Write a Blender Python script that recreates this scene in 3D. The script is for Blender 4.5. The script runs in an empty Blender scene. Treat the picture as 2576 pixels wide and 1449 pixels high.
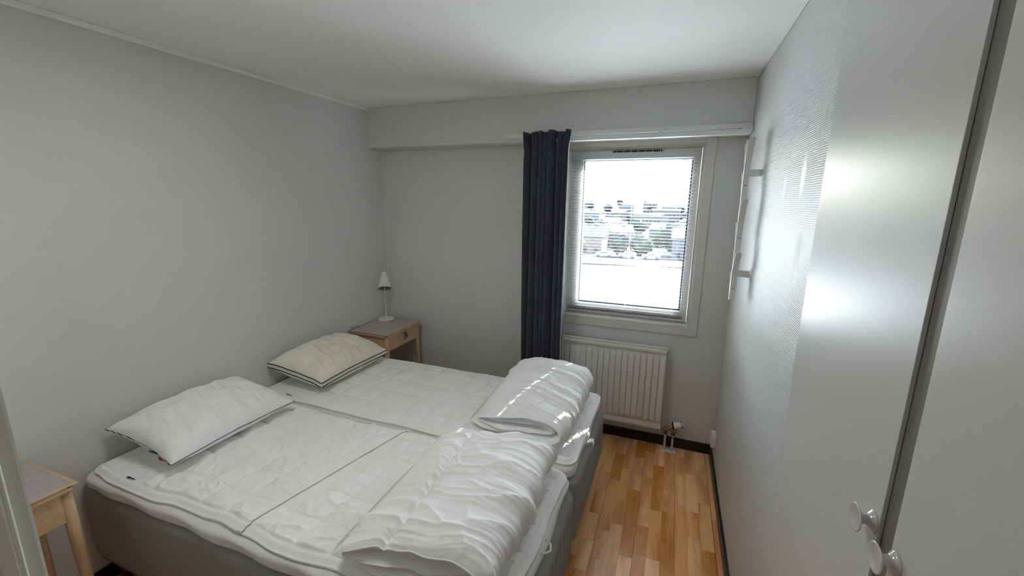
import bpy, bmesh, math, random
import numpy as np
from mathutils import Vector, Matrix, Euler

SC = bpy.context.scene
COL = SC.collection
PI = math.pi

# ------------------------------------------------------------------ dimensions (metres)
W = 2.647          # right wall plane
D = 2.965          # window wall plane
DB = 2.81          # front of the soffit over the window
ZB = 2.105         # underside of the soffit
H = 2.40           # ceiling

# ------------------------------------------------------------------ camera
cam_d = bpy.data.cameras.new('camera')
cam = bpy.data.objects.new('camera', cam_d)
COL.objects.link(cam)
cam.location = (2.28429, 0.0, 1.71598)
cam.rotation_euler = (1.365733, -0.010702, 0.367647)
cam_d.sensor_width = 36.0
cam_d.lens = 1056.6 / 2576 * 36.0
cam_d.clip_start = 0.02
cam_d.clip_end = 3000
SC.camera = cam

# ------------------------------------------------------------------ world, sun, exposure
SUN_EL = math.radians(36)
SUN_AZ = math.radians(19)                  # towards +x of +y
wd = bpy.data.worlds.new('sky')
SC.world = wd
wd.use_nodes = True
nt = wd.node_tree
nt.nodes.clear()
sky = nt.nodes.new('ShaderNodeTexSky')
sky.sky_type = 'NISHITA'
sky.sun_disc = False
sky.sun_elevation = SUN_EL
sky.sun_rotation = SUN_AZ
sky.air_density = 1.0
sky.dust_density = 1.0
sky.ozone_density = 1.0
bg = nt.nodes.new('ShaderNodeBackground')
bg.inputs['Strength'].default_value = 1.0
out = nt.nodes.new('ShaderNodeOutputWorld')
hz_mix = nt.nodes.new('ShaderNodeMix')          # thin bright overcast over the blue
hz_mix.data_type = 'RGBA'
hz_mix.inputs[0].default_value = 0.65
hz_mix.inputs[7].default_value = (3.6, 3.75, 3.85, 1)
nt.links.new(sky.outputs[0], hz_mix.inputs[6])
nt.links.new(hz_mix.outputs[2], bg.inputs[0])
nt.links.new(bg.outputs[0], out.inputs[0])

sd = bpy.data.lights.new('sun', 'SUN')
sd.energy = 11.0
sd.angle = math.radians(0.53)
sd.color = (1.0, 0.97, 0.92)
so = bpy.data.objects.new('sun', sd)
COL.objects.link(so)
sdir = Vector((-math.sin(SUN_AZ) * math.cos(SUN_EL), -math.cos(SUN_AZ) * math.cos(SUN_EL), -math.sin(SUN_EL)))
so.rotation_euler = sdir.to_track_quat('-Z', 'Y').to_euler()
so.location = (6, 12, 10)

SC.view_settings.view_transform = 'Standard'
SC.view_settings.look = 'None'
SC.view_settings.gamma = 1.0
SC.view_settings.use_curve_mapping = False
SC.view_settings.exposure = 2.14
cy = SC.cycles
cy.max_bounces = 16
cy.diffuse_bounces = 10
cy.glossy_bounces = 5
cy.transmission_bounces = 6
cy.transparent_max_bounces = 12
cy.caustics_reflective = False
cy.caustics_refractive = False
cy.sample_clamp_indirect = 8.0
cy.use_denoising = True
# a sky portal in the window opening only guides the sampling of the sky
pd = bpy.data.lights.new('window_portal', 'AREA')
pd.shape = 'RECTANGLE'
pd.size = 0.86
pd.size_y = 1.16
pd.cycles.is_portal = True
po = bpy.data.objects.new('window_portal', pd)
COL.objects.link(po)
po.location = (1.98, 3.12, 1.48)
po.rotation_euler = (math.radians(-90), 0, 0)

FILL_X, FILL_Y, FILL_E = 1.20, 0.95, 3.5     # unseen lamp added to brighten the room (built below)

# ------------------------------------------------------------------ materials
MATS = {}


def srgb(r, g, b):
    f = lambda c: (c / 255 / 12.92) if c <= 10 else ((c / 255 + 0.055) / 1.055) ** 2.4
    return (f(r), f(g), f(b), 1.0)


def new_mat(name):
    m = bpy.data.materials.new(name)
    m.use_nodes = True
    n = m.node_tree
    b = n.nodes['Principled BSDF']
    MATS[name] = m
    return m, n, b


def set_in(b, key, v):
    if key in b.inputs:
        b.inputs[key].default_value = v


def mat(name, col, rough=0.6, spec=0.5, metal=0.0, var=0.0, vscale=20.0, bump=0.0, bscale=300.0, bdist=0.002, coat=0.0, sheen=0.0, trans=None):
    """painted / woven / plastic surface with slight procedural tone variation and fine relief"""
    m, n, b = new_mat(name)
    set_in(b, 'Base Color', col)
    set_in(b, 'Roughness', rough)
    set_in(b, 'Specular IOR Level', spec)
    set_in(b, 'Metallic', metal)
    set_in(b, 'Coat Weight', coat)
    set_in(b, 'Coat Roughness', 0.15)
    set_in(b, 'Sheen Weight', sheen)
    L = n.links
    tc = n.nodes.new('ShaderNodeTexCoord')
    if var > 0:
        no = n.nodes.new('ShaderNodeTexNoise')
        no.inputs['Scale'].default_value = vscale
        no.inputs['Detail'].default_value = 4
        L.new(tc.outputs['Object'], no.inputs['Vector'])
        mr = n.nodes.new('ShaderNodeMapRange')
        mr.inputs['From Min'].default_value = 0.3
        mr.inputs['From Max'].default_value = 0.7
        mr.inputs['To Min'].default_value = 1 - var
        mr.inputs['To Max'].default_value = 1 + var
        L.new(no.outputs['Fac'], mr.inputs['Value'])
        hs = n.nodes.new('ShaderNodeHueSaturation')
        hs.inputs['Color'].default_value = col
        L.new(mr.outputs[0], hs.inputs['Value'])
        L.new(hs.outputs[0], b.inputs['Base Color'])
    if bump > 0:
        nb = n.nodes.new('ShaderNodeTexNoise')
        nb.inputs['Scale'].default_value = bscale
        nb.inputs['Detail'].default_value = 3
        L.new(tc.outputs['Object'], nb.inputs['Vector'])
        bp = n.nodes.new('ShaderNodeBump')
        bp.inputs['Strength'].default_value = bump
        bp.inputs['Distance'].default_value = bdist
        L.new(nb.outputs['Fac'], bp.inputs['Height'])
        L.new(bp.outputs[0], b.inputs['Normal'])
    return m


def wood(name, c1, c2, scale=1.0, axis='Y', rough=0.4, ring=1.0, per_object=False, spec=0.5):
    """wood grain running along one local axis; per_object shifts tone and figure for every piece"""
    m, n, b = new_mat(name)
    L = n.links
    tc = n.nodes.new('ShaderNodeTexCoord')
    mp = n.nodes.new('ShaderNodeMapping')
    s = {'X': (0.9, 9, 9), 'Y': (9, 0.9, 9), 'Z': (9, 9, 0.9)}[axis]
    mp.inputs['Scale'].default_value = [v * scale for v in s]
    L.new(tc.outputs['Object'], mp.inputs['Vector'])
    vec = mp.outputs[0]
    oi = n.nodes.new('ShaderNodeObjectInfo')
    if per_object:
        ad = n.nodes.new('ShaderNodeVectorMath')
        ad.operation = 'MULTIPLY_ADD'
        cb = n.nodes.new('ShaderNodeCombineXYZ')
        L.new(oi.outputs['Random'], cb.inputs[0])
        L.new(oi.outputs['Random'], cb.inputs[1])
        L.new(oi.outputs['Random'], cb.inputs[2])
        ad.inputs[1].default_value = (37, 91, 53)
        L.new(cb.outputs[0], ad.inputs[0])
        L.new(vec, ad.inputs[2])
        vec = ad.outputs[0]
    n1 = n.nodes.new('ShaderNodeTexNoise')
    n1.inputs['Scale'].default_value = 0.55
    n1.inputs['Detail'].default_value = 1.5
    L.new(vec, n1.inputs['Vector'])
    mu = n.nodes.new('ShaderNodeMath')
    mu.operation = 'MULTIPLY'
    mu.inputs[1].default_value = 26.0 * ring
    L.new(n1.outputs['Fac'], mu.inputs[0])
    sn = n.nodes.new('ShaderNodeMath')
    sn.operation = 'SINE'
    L.new(mu.outputs[0], sn.inputs[0])
    n2 = n.nodes.new('ShaderNodeTexNoise')
    n2.inputs['Scale'].default_value = 9.0
    n2.inputs['Detail'].default_value = 4
    L.new(vec, n2.inputs['Vector'])
    ma = n.nodes.new('ShaderNodeMath')
    ma.operation = 'MULTIPLY_ADD'
    ma.inputs[1].default_value = 0.30 if per_object else 0.2
    L.new(sn.outputs[0], ma.inputs[0])
    L.new(n2.outputs['Fac'], ma.inputs[2])
    cr = n.nodes.new('ShaderNodeValToRGB')
    cr.color_ramp.elements[0].position = 0.2
    cr.color_ramp.elements[0].color = c1
    cr.color_ramp.elements[1].position = 0.75
    cr.color_ramp.elements[1].color = c2
    L.new(ma.outputs[0], cr.inputs[0])
    col = cr.outputs[0]
    if per_object:
        hs = n.nodes.new('ShaderNodeHueSaturation')
        mr = n.nodes.new('ShaderNodeMapRange')
        mr.inputs['To Min'].default_value = 0.93
        mr.inputs['To Max'].default_value = 1.28
        L.new(oi.outputs['Random'], mr.inputs['Value'])
        L.new(mr.outputs[0], hs.inputs['Value'])
        mr2 = n.nodes.new('ShaderNodeMapRange')
        mr2.inputs['To Min'].default_value = 1.1
        mr2.inputs['To Max'].default_value = 0.85
        L.new(oi.outputs['Random'], mr2.inputs['Value'])
        L.new(mr2.outputs[0], hs.inputs['Saturation'])
        L.new(col, hs.inputs['Color'])
        col = hs.outputs[0]
    L.new(col, b.inputs['Base Color'])
    set_in(b, 'Roughness', rough)
    set_in(b, 'Specular IOR Level', spec)
    bp = n.nodes.new('ShaderNodeBump')
    bp.inputs['Strength'].default_value = 0.08
    bp.inputs['Distance'].default_value = 0.001
    L.new(n2.outputs['Fac'], bp.inputs['Height'])
    L.new(bp.outputs[0], b.inputs['Normal'])
    return m


M = {}
M['wall'] = mat('wall_paint', (0.66, 0.672, 0.662, 1), 0.6, 0.35, var=0.015, vscale=3, bump=0.12, bscale=180)
M['ceiling'] = mat('ceiling_paint', (0.85, 0.855, 0.85, 1), 0.75, 0.25, bump=0.1, bscale=220)
M['trim'] = mat('trim_white', (0.76, 0.765, 0.745, 1), 0.45, 0.4)
M['cream'] = mat('window_cream_paint', (0.66, 0.655, 0.60, 1), 0.42, 0.45, var=0.02, vscale=8)
M['cornice'] = mat('cornice_white', (0.86, 0.86, 0.85, 1), 0.5, 0.4)
M['black_trim'] = mat('baseboard_black', (0.012, 0.013, 0.015, 1), 0.35, 0.4)
M['white_paint'] = mat('white_lacquer', (0.66, 0.66, 0.64, 1), 0.35, 0.5)
M['radiator'] = mat('radiator_enamel', (0.66, 0.66, 0.625, 1), 0.4, 0.45)
M['slat'] = mat('blind_slat', (0.58, 0.585, 0.60, 1), 0.4, 0.5)
M['cord'] = mat('cord_white', (0.80, 0.80, 0.80, 1), 0.8, 0.2)
M['plastic'] = mat('white_plastic', (0.78, 0.78, 0.76, 1), 0.35, 0.5)
M['lamp'] = mat('lamp_white_metal', (0.80, 0.795, 0.78, 1), 0.4, 0.5)
M['lamp_in'] = mat('lamp_inside_grey', (0.30, 0.30, 0.29, 1), 0.6, 0.3)
M['teal'] = mat('pale_teal_plastic', (0.42, 0.62, 0.58, 1), 0.4, 0.5)
M['brass'] = mat('old_brass', (0.36, 0.27, 0.17, 1), 0.4, 0.5, metal=0.85, var=0.2, vscale=60)
M['copper'] = mat('copper_nut', (0.22, 0.10, 0.055, 1), 0.35, 0.5, metal=0.85)
M['nickel'] = mat('nickel', (0.55, 0.53, 0.50, 1), 0.35, 0.5, metal=0.8)
M['pipe'] = mat('painted_pipe', (0.60, 0.60, 0.57, 1), 0.45, 0.4)
M['black'] = mat('black_plastic', (0.01, 0.01, 0.012, 1), 0.4, 0.5)
M['gasket'] = mat('dark_gasket', (0.03, 0.04, 0.07, 1), 0.5, 0.4)
M['leather'] = mat('brown_leather', (0.13, 0.052, 0.025, 1), 0.55, 0.4, var=0.15, vscale=60)
M['bedbox'] = mat('bed_box_grey_fabric', (0.215, 0.208, 0.195, 1), 0.95, 0.1, var=0.06, vscale=90, bump=0.5, bscale=900, sheen=0.1)
M['bedfoot'] = mat('bed_foot_light_grey_fabric', (0.30, 0.30, 0.285, 1), 0.95, 0.1, var=0.05, vscale=90, bump=0.5, bscale=900, sheen=0.1)
M['topper'] = mat('topper_white_jersey', (0.72, 0.71, 0.70, 1), 0.9, 0.15, bump=0.3, bscale=700, sheen=0.1)
M['pad'] = mat('quilted_cotton', (0.88, 0.88, 0.87, 1), 0.85, 0.2, var=0.02, vscale=12, bump=0.5, bscale=60, bdist=0.004, sheen=0.15)
M['duvet'] = mat('duvet_cotton', (0.88, 0.89, 0.885, 1), 0.7, 0.3, bump=0.4, bscale=34, bdist=0.007, sheen=0.2)
M['pillow_w'] = mat('pillow_white_cotton', (0.87, 0.88, 0.87, 1), 0.8, 0.2, bump=0.5, bscale=22, bdist=0.008, sheen=0.15)
M['pillow_c'] = mat('pillow_cream_cotton', (0.80, 0.775, 0.64, 1), 0.85, 0.2, var=0.04, vscale=9, bump=0.25, bscale=300, sheen=0.15)
M['pillow_g'] = mat('pillow_gusset_white', (0.74, 0.73, 0.67, 1), 0.85, 0.2)
M['pipe_dark'] = mat('piping_dark', (0.035, 0.037, 0.04, 1), 0.8, 0.2)
M['ink'] = mat('embroidery_navy', (0.03, 0.035, 0.09, 1), 0.8, 0.2)
M['red'] = mat('tag_red', (0.42, 0.05, 0.045, 1), 0.8, 0.2)
M['leg_red'] = mat('bed_leg_dark_red_wood', (0.07, 0.014, 0.01, 1), 0.4, 0.5)
M['mat_top'] = mat('top_sheet_grey_mauve', (0.46, 0.41, 0.415, 1), 0.6, 0.3, var=0.12, vscale=45)
M['birch'] = wood('light_birch', srgb(192, 160, 122), srgb(218, 190, 152), 1.4, 'X', 0.5, 0.35)
M['birch_leg'] = wood('light_birch_upright', srgb(188, 150, 114), srgb(212, 182, 146), 1.4, 'Z', 0.5, 0.3)
M['stave'] = wood('parquet_stave', srgb(212, 144, 84), srgb(244, 188, 126), 1.0, 'Y', 0.28, 1.0, per_object=True, spec=0.5)
M['floorbase'] = mat('floor_joint_dark', (0.035, 0.018, 0.008, 1), 0.6, 0.3)
M['wardrobe'] = mat('wardrobe_satin_white', (0.60, 0.605, 0.59, 1), 0.36, 0.25, var=0.01, vscale=4)
M['carcass'] = mat('wardrobe_carcass_grey', (0.20, 0.19, 0.165, 1), 0.5, 0.4)
M['knob'] = mat('knob_porcelain_white', (0.66, 0.64, 0.62, 1), 0.15, 0.6, coat=0.5)
M['screw'] = mat('screw_steel', (0.25, 0.27, 0.3, 1), 0.35, 0.5, metal=0.9)
M['roof_white'] = mat('flat_roof_membrane', (0.78, 0.775, 0.79, 1), 0.8, 0.2, var=0.04, vscale=0.4)
M['hill'] = mat('hillside_green', (0.013, 0.018, 0.021, 1), 0.95, 0.1, var=0.5, vscale=0.05)
M['road'] = mat('asphalt_road', (0.036, 0.044, 0.060, 1), 0.9, 0.2, var=0.1, vscale=0.3)
M['leaf'] = mat('far_tree_leaves', (0.026, 0.034, 0.033, 1), 0.95, 0.1, var=0.5, vscale=0.5)
M['leaf2'] = mat('far_tree_leaves_pale', (0.034, 0.046, 0.034, 1), 0.95, 0.1, var=0.4, vscale=0.5)
M['bark'] = mat('far_tree_bark', (0.05, 0.035, 0.025, 1), 0.95, 0.1)
M['h_white'] = mat('far_house_white', (0.075, 0.075, 0.078, 1), 0.9, 0.1)
M['h_tan'] = mat('far_house_tan', (0.10, 0.085, 0.08, 1), 0.9, 0.1)
M['h_grey'] = mat('far_house_blue_grey', (0.06, 0.07, 0.09, 1), 0.9, 0.1)
M['rooftile'] = mat('far_roof_tile', (0.085, 0.06, 0.058, 1), 0.85, 0.1, var=0.2, vscale=1.0)
M['roofdark'] = mat('far_roof_slate', (0.05, 0.056, 0.066, 1), 0.8, 0.1)
M['car_white'] = mat('far_car_white', (0.16, 0.16, 0.16, 1), 0.3, 0.5)
M['dkglass'] = mat('dark_glass', (0.02, 0.025, 0.03, 1), 0.1, 0.5)


def make_curtain_mat():
    m, n, b = new_mat('curtain_navy_weave')
    L = n.links
    tc = n.nodes.new('ShaderNodeTexCoord')
    mp = n.nodes.new('ShaderNodeMapping')
    mp.inputs['Scale'].default_value = (260, 260, 5)
    L.new(tc.outputs['Object'], mp.inputs['Vector'])
    no = n.nodes.new('ShaderNodeTexNoise')
    no.inputs['Scale'].default_value = 1.0
    no.inputs['Detail'].default_value = 4
    L.new(mp.outputs[0], no.inputs['Vector'])
    cr = n.nodes.new('ShaderNodeValToRGB')
    cr.color_ramp.elements[0].position = 0.3
    cr.color_ramp.elements[0].color = (0.009, 0.012, 0.021, 1)
    cr.color_ramp.elements[1].position = 0.75
    cr.color_ramp.elements[1].color = (0.030, 0.041, 0.074, 1)
    L.new(no.outputs['Fac'], cr.inputs[0])
    L.new(cr.outputs[0], b.inputs['Base Color'])
    set_in(b, 'Roughness', 0.85)
    set_in(b, 'Sheen Weight', 0.25)
    return m


M['curtain'] = make_curtain_mat()


def make_wallpaper_mat():
    """right wall: painted over ribbed wallpaper, with a few filled smooth patches"""
    m, n, b = new_mat('wall_painted_ribbed_paper')
    L = n.links
    set_in(b, 'Base Color', (0.62, 0.64, 0.635, 1))
    set_in(b, 'Roughness', 0.42)
    set_in(b, 'Specular IOR Level', 0.45)
    tc = n.nodes.new('ShaderNodeTexCoord')
    mp = n.nodes.new('ShaderNodeMapping')
    mp.inputs['Scale'].default_value = (60, 60, 175)
    L.new(tc.outputs['Object'], mp.inputs['Vector'])
    no = n.nodes.new('ShaderNodeTexNoise')
    no.inputs['Scale'].default_value = 1.0
    no.inputs['Detail'].default_value = 2
    L.new(mp.outputs[0], no.inputs['Vector'])
    wv = n.nodes.new('ShaderNodeTexWave')
    wv.bands_direction = 'Z'
    wv.inputs['Scale'].default_value = 48
    wv.inputs['Distortion'].default_value = 3.0
    wv.inputs['Detail'].default_value = 2.0
    wv.inputs['Detail Scale'].default_value = 3.0
    L.new(tc.outputs['Object'], wv.inputs['Vector'])
    ad = n.nodes.new('ShaderNodeMath')
    ad.operation = 'ADD'
    L.new(no.outputs['Fac'], ad.inputs[0])
    L.new(wv.outputs['Fac'], ad.inputs[1])
    # smooth filled patches
    fac = None
    for (py, pz, ry, rz) in ((1.60, 1.80, 0.028, 0.075), (1.53, 1.56, 0.03, 0.085), (1.83, 1.77, 0.02, 0.05), (1.46, 1.93, 0.02, 0.06)):
        sb = n.nodes.new('ShaderNodeVectorMath')
        sb.operation = 'SUBTRACT'
        sb.inputs[1].default_value = (0, py, pz)
        L.new(tc.outputs['Object'], sb.inputs[0])
        ml = n.nodes.new('ShaderNodeVectorMath')
        ml.operation = 'MULTIPLY'
        ml.inputs[1].default_value = (0, 1 / ry, 1 / rz)
        L.new(sb.outputs[0], ml.inputs[0])
        ln = n.nodes.new('ShaderNodeVectorMath')
        ln.operation = 'LENGTH'
        L.new(ml.outputs[0], ln.inputs[0])
        mr = n.nodes.new('ShaderNodeMapRange')
        mr.inputs['From Min'].default_value = 0.8
        mr.inputs['From Max'].default_value = 1.1
        L.new(ln.outputs['Value'], mr.inputs['Value'])
        if fac is None:
            fac = mr.outputs[0]
        else:
            mm = n.nodes.new('ShaderNodeMath')
            mm.operation = 'MULTIPLY'
            L.new(fac, mm.inputs[0])
            L.new(mr.outputs[0], mm.inputs[1])
            fac = mm.outputs[0]
    mh = n.nodes.new('ShaderNodeMath')
    mh.operation = 'MULTIPLY'
    L.new(ad.outputs[0], mh.inputs[0])
    L.new(fac, mh.inputs[1])
    bp = n.nodes.new('ShaderNodeBump')
    bp.inputs['Strength'].default_value = 0.55
    bp.inputs['Distance'].default_value = 0.0022
    L.new(mh.outputs[0], bp.inputs['Height'])
    L.new(bp.outputs[0], b.inputs['Normal'])
    return m


M['wallpaper'] = make_wallpaper_mat()


def make_glass_mat():
    m, n, b = new_mat('window_glass')
    n.nodes.remove(b)
    tr = n.nodes.new('ShaderNodeBsdfTransparent')
    tr.inputs[0].default_value = (0.93, 0.96, 0.96, 1)
    gl = n.nodes.new('ShaderNodeBsdfGlossy')
    gl.inputs['Roughness'].default_value = 0.02
    fr = n.nodes.new('ShaderNodeFresnel')
    fr.inputs[0].default_value = 1.45
    mx = n.nodes.new('ShaderNodeMixShader')
    o = [x for x in n.nodes if x.type == 'OUTPUT_MATERIAL'][0]
    n.links.new(fr.outputs[0], mx.inputs[0])
    n.links.new(tr.outputs[0], mx.inputs[1])
    n.links.new(gl.outputs[0], mx.inputs[2])
    n.links.new(mx.outputs[0], o.inputs[0])
    return m


M['glass'] = make_glass_mat()


def make_piping_mat():
    """braided black and white piping"""
    m, n, b = new_mat('braided_piping')
    L = n.links
    tc = n.nodes.new('ShaderNodeTexCoord')
    wv = n.nodes.new('ShaderNodeTexWave')
    wv.bands_direction = 'Y'
    wv.inputs['Scale'].default_value = 62
    L.new(tc.outputs['Object'], wv.inputs['Vector'])
    cr = n.nodes.new('ShaderNodeValToRGB')
    cr.color_ramp.elements[0].position = 0.45
    cr.color_ramp.elements[0].color = (0.03, 0.03, 0.035, 1)
    cr.color_ramp.elements[1].position = 0.55
    cr.color_ramp.elements[1].color = (0.5, 0.5, 0.5, 1)
    L.new(wv.outputs['Fac'], cr.inputs[0])
    L.new(cr.outputs[0], b.inputs['Base Color'])
    set_in(b, 'Roughness', 0.8)
    return m


M['braid'] = make_piping_mat()


# ------------------------------------------------------------------ helpers
def obj(name, me, m=None, parent=None, smooth=False):
    if isinstance(me, bmesh.types.BMesh):
        d = bpy.data.meshes.new(name)
        me.to_mesh(d)
        me.free()
        me = d
    o = bpy.data.objects.new(name, me)
    COL.objects.link(o)
    if m is not None and not me.materials:
        me.materials.append(m)
    if parent is not None:
        o.parent = parent
    if smooth:
        me.polygons.foreach_set('use_smooth', [True] * len(me.polygons))
        me.update()
    return o


def empty(name, loc=(0, 0, 0), rotz=0.0):
    o = bpy.data.objects.new(name, None)
    o.empty_display_size = 0.05
    COL.objects.link(o)
    o.location = loc
    o.rotation_euler = (0, 0, rotz)
    return o


def tag(o, label=None, cat=None, group=None, kind=None):
    if label:
        o['label'] = label
    if cat:
        o['category'] = cat
    if group:
        o['group'] = group
    if kind:
        o['kind'] = kind
    return o


def box(bm, x0, x1, y0, y1, z0, z1, bev=0.0, seg=2):
    t = bmesh.new()
    bmesh.ops.create_cube(t, size=1.0)
    for v in t.verts:
        v.co = Vector(((x0 + x1) / 2 + v.co.x * (x1 - x0), (y0 + y1) / 2 + v.co.y * (y1 - y0), (z0 + z1) / 2 + v.co.z * (z1 - z0)))
    if bev > 0:
        bmesh.ops.bevel(t, geom=list(t.edges), offset=bev, segments=seg, affect='EDGES', profile=0.7)
    merge(bm, t)


def merge(bm, t, mtx=None):
    if mtx is not None:
        t.transform(mtx)
    d = bpy.data.meshes.new('tmp')
    t.to_mesh(d)
    t.free()
    bm.from_mesh(d)
    bpy.data.meshes.remove(d)


def bx(x0, x1, y0, y1, z0, z1, bev=0.0, seg=2):
    bm = bmesh.new()
    box(bm, x0, x1, y0, y1, z0, z1, bev, seg)
    return bm


def lathe(bm, prof, origin=(0, 0, 0), direction=(0, 0, 1), seg=32):
    """prof: list of (radius, height) revolved about direction"""
    q = Vector(direction).normalized().to_track_quat('Z', 'Y').to_matrix().to_4x4()
    mtx = Matrix.Translation(origin) @ q
    rings = []
    for r, h in prof:
        if r < 1e-6:
            rings.append([bm.verts.new(mtx @ Vector((0, 0, h)))])
        else:
            rings.append([bm.verts.new(mtx @ Vector((r * math.cos(2 * PI * k / seg), r * math.sin(2 * PI * k / seg), h))) for k in range(seg)])
    for a, b in zip(rings, rings[1:]):
        if len(a) == 1 and len(b) == 1:
            continue
        for k in range(seg):
            k2 = (k + 1) % seg
            if len(a) == 1:
                bm.faces.new((a[0], b[k2], b[k]))
            elif len(b) == 1:
                bm.faces.new((a[k], a[k2], b[0]))
            else:
                bm.faces.new((a[k], a[k2], b[k2], b[k]))
    return bm


def tube(bm, pts, r, seg=8, closed=False, radii=None):
    pts = [Vector(p) for p in pts]
    n = len(pts)
    prev = None
    rings = []
    for i, p in enumerate(pts):
        if closed:
            t = (pts[(i + 1) % n] - pts[i - 1]).normalized()
        else:
            t = (pts[min(i + 1, n - 1)] - pts[max(i - 1, 0)]).normalized()
        if prev is None:
            a = Vector((0, 0, 1)) if abs(t.z) < 0.9 else Vector((1, 0, 0))
            u = t.cross(a).normalized()
        else:
            u = (prev - t * prev.dot(t)).normalized()
        prev = u
        v = t.cross(u)
        rr = radii[i] if radii else r
        rings.append([bm.verts.new(p + (u * math.cos(2 * PI * k / seg) + v * math.sin(2 * PI * k / seg)) * rr) for k in range(seg)])
    m = n if closed else n - 1
    for i in range(m):
        a, b = rings[i], rings[(i + 1) % n]
        for k in range(seg):
            k2 = (k + 1) % seg
            bm.faces.new((a[k], a[k2], b[k2], b[k]))
    if not closed:
        bm.faces.new(rings[0][::-1])
        bm.faces.new(rings[-1])
    return bm


def np_mesh(name, V, F, closed=False):
    me = bpy.data.meshes.new(name)
    me.from_pydata([tuple(v) for v in V], [], [tuple(int(i) for i in f) for f in F])
    me.update()
    if closed:
        b = bmesh.new()
        b.from_mesh(me)
        bmesh.ops.recalc_face_normals(b, faces=b.faces)
        b.to_mesh(me)
        b.free()
    return me


def grid_faces(nu, nv, off=0, wrap_v=False, flip=False):
    i = np.arange(nu - 1)[:, None]
    j = np.arange(nv if wrap_v else nv - 1)[None, :]
    j2 = (j + 1) % nv
    a = i * nv + j
    b = (i + 1) * nv + j
    c = (i + 1) * nv + j2
    d = i * nv + j2
    a, b, c, d = np.broadcast_arrays(a, b, c, d)
    F = np.stack([a, b, c, d] if not flip else [a, d, c, b], -1).reshape(-1, 4) + off
    return F


def vnoise(x, y, seed=0):
    x = np.asarray(x, float)
    y = np.asarray(y, float)
    xi = np.floor(x).astype(np.int64)
    yi = np.floor(y).astype(np.int64)
    fx = x - xi
    fy = y - yi
    fx = fx * fx * fx * (fx * (fx * 6 - 15) + 10)
    fy = fy * fy * fy * (fy * (fy * 6 - 15) + 10)

    def h(a, b):
        n = (a * 374761393 + b * 668265263 + seed * 974634777) & 0x7fffffff
        n = ((n ^ (n >> 13)) * 1274126177) & 0x7fffffff
        n = (n ^ (n >> 16)) & 0xffff
        return n / 65535.0
    a = h(xi, yi)
    b = h(xi + 1, yi)
    c = h(xi, yi + 1)
    d = h(xi + 1, yi + 1)
    return (a * (1 - fx) + b * fx) * (1 - fy) + (c * (1 - fx) + d * fx) * fy


def fbm(x, y, seed=0, oct=3):
    s, a, t = 0, 1.0, 0
    for k in range(oct):
        s = s + a * vnoise(x * 2 ** k, y * 2 ** k, seed + 11 * k)
        t += a
        a *= 0.5
    return s / t


def ridge(x, y, seed=0):
    """sharp crested folds, 0..1"""
    return (1 - np.abs(2 * vnoise(x, y, seed) - 1)) ** 3


def smooth01(t):
    t = np.clip(t, 0, 1)
    return t * t * (3 - 2 * t)


# ------------------------------------------------------------------ room shell
def struct(name, bm, m, parent=None, smooth=False):
    o = obj(name, bm, m, parent, smooth)
    if parent is None:
        tag(o, kind='structure')
    return o


YF = -1.30        # rear wall of the hallway behind the camera
struct('wall_left', bx(-0.12, 0.0, YF, 3.25, -0.05, H + 0.1), M['wall'])
struct('wall_right', bx(W, W + 0.12, 1.388, 3.25, -0.05, H + 0.1), M['wallpaper'])
struct('wall_hall_right', bx(W, W + 0.12, YF, 0.205, -0.05, H + 0.1), M['wall'])
struct('wall_hall_rear', bx(-0.12, W + 0.12, YF - 0.1, YF, -0.05, H + 0.1), M['wall'])
OX0, OX1, OZ0, OZ1 = 1.545, 2.425, 0.898, 2.076       # window opening
bm = bmesh.new()
box(bm, 0, OX0, D, 3.20, -0.05, H + 0.1)
box(bm, OX1, W, D, 3.20, -0.05, H + 0.1)
box(bm, OX0, OX1, D, 3.20, -0.05, OZ0)
box(bm, OX0, OX1, D, 3.20, OZ1, H + 0.1)
struct('wall_back', bm, M['wall'])
bm = bmesh.new()
DX0, DX1 = 1.50, 2.50                                  # doorway the camera looks through
box(bm, 0, DX0 - 0.035, 0.09, 0.20, -0.05, H)
box(bm, DX1 + 0.035, W, 0.09, 0.20, -0.05, H)
box(bm, DX0 - 0.035, DX1 + 0.035, 0.09, 0.20, 2.10, H)
struct('wall_front', bm, M['wall'])
struct('ceiling', bx(-0.12, W + 0.8, YF - 0.1, 3.25, H, H + 0.12), M['ceiling'])
struct('trim_1', bx(0, W, DB, D, ZB, H, 0.004, 1), M['wall'])                    # soffit over the window
struct('trim_2', bx(0, 0.016, 0.20, DB, H - 0.024, H, 0.003, 1), M['cornice'])      # thin cornice, left wall
struct('trim_3', bx(W - 0.006, W, 1.395, DB, H - 0.008, H, 0.002, 1), M['trim'])
# fine caulked seams in the far corner and on the papered window wall
bm = bmesh.new()
box(bm, 0, 0.004, DB - 0.004, DB, ZB, H - 0.02)
struct('trim_4', bm, M['trim'])
struct('trim_5', bx(0, 0.005, D - 0.005, D, 0.09, ZB, 0.001, 1), M['trim'])
struct('baseboard_back', bx(0, W, D - 0.014, D, 0, 0.072, 0.004, 2), M['black_trim'])
struct('baseboard_right', bx(W - 0.014, W, 1.39, D - 0.014, 0, 0.066, 0.004, 2), M['black_trim'])
struct('baseboard_left', bx(0, 0.014, 0.20, D - 0.014, 0, 0.072, 0.004, 2), M['black_trim'])
struct('baseboard_front', bx(0.014, DX0 - 0.07, 0.20, 0.214, 0, 0.072, 0.004, 2), M['black_trim'])

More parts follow.
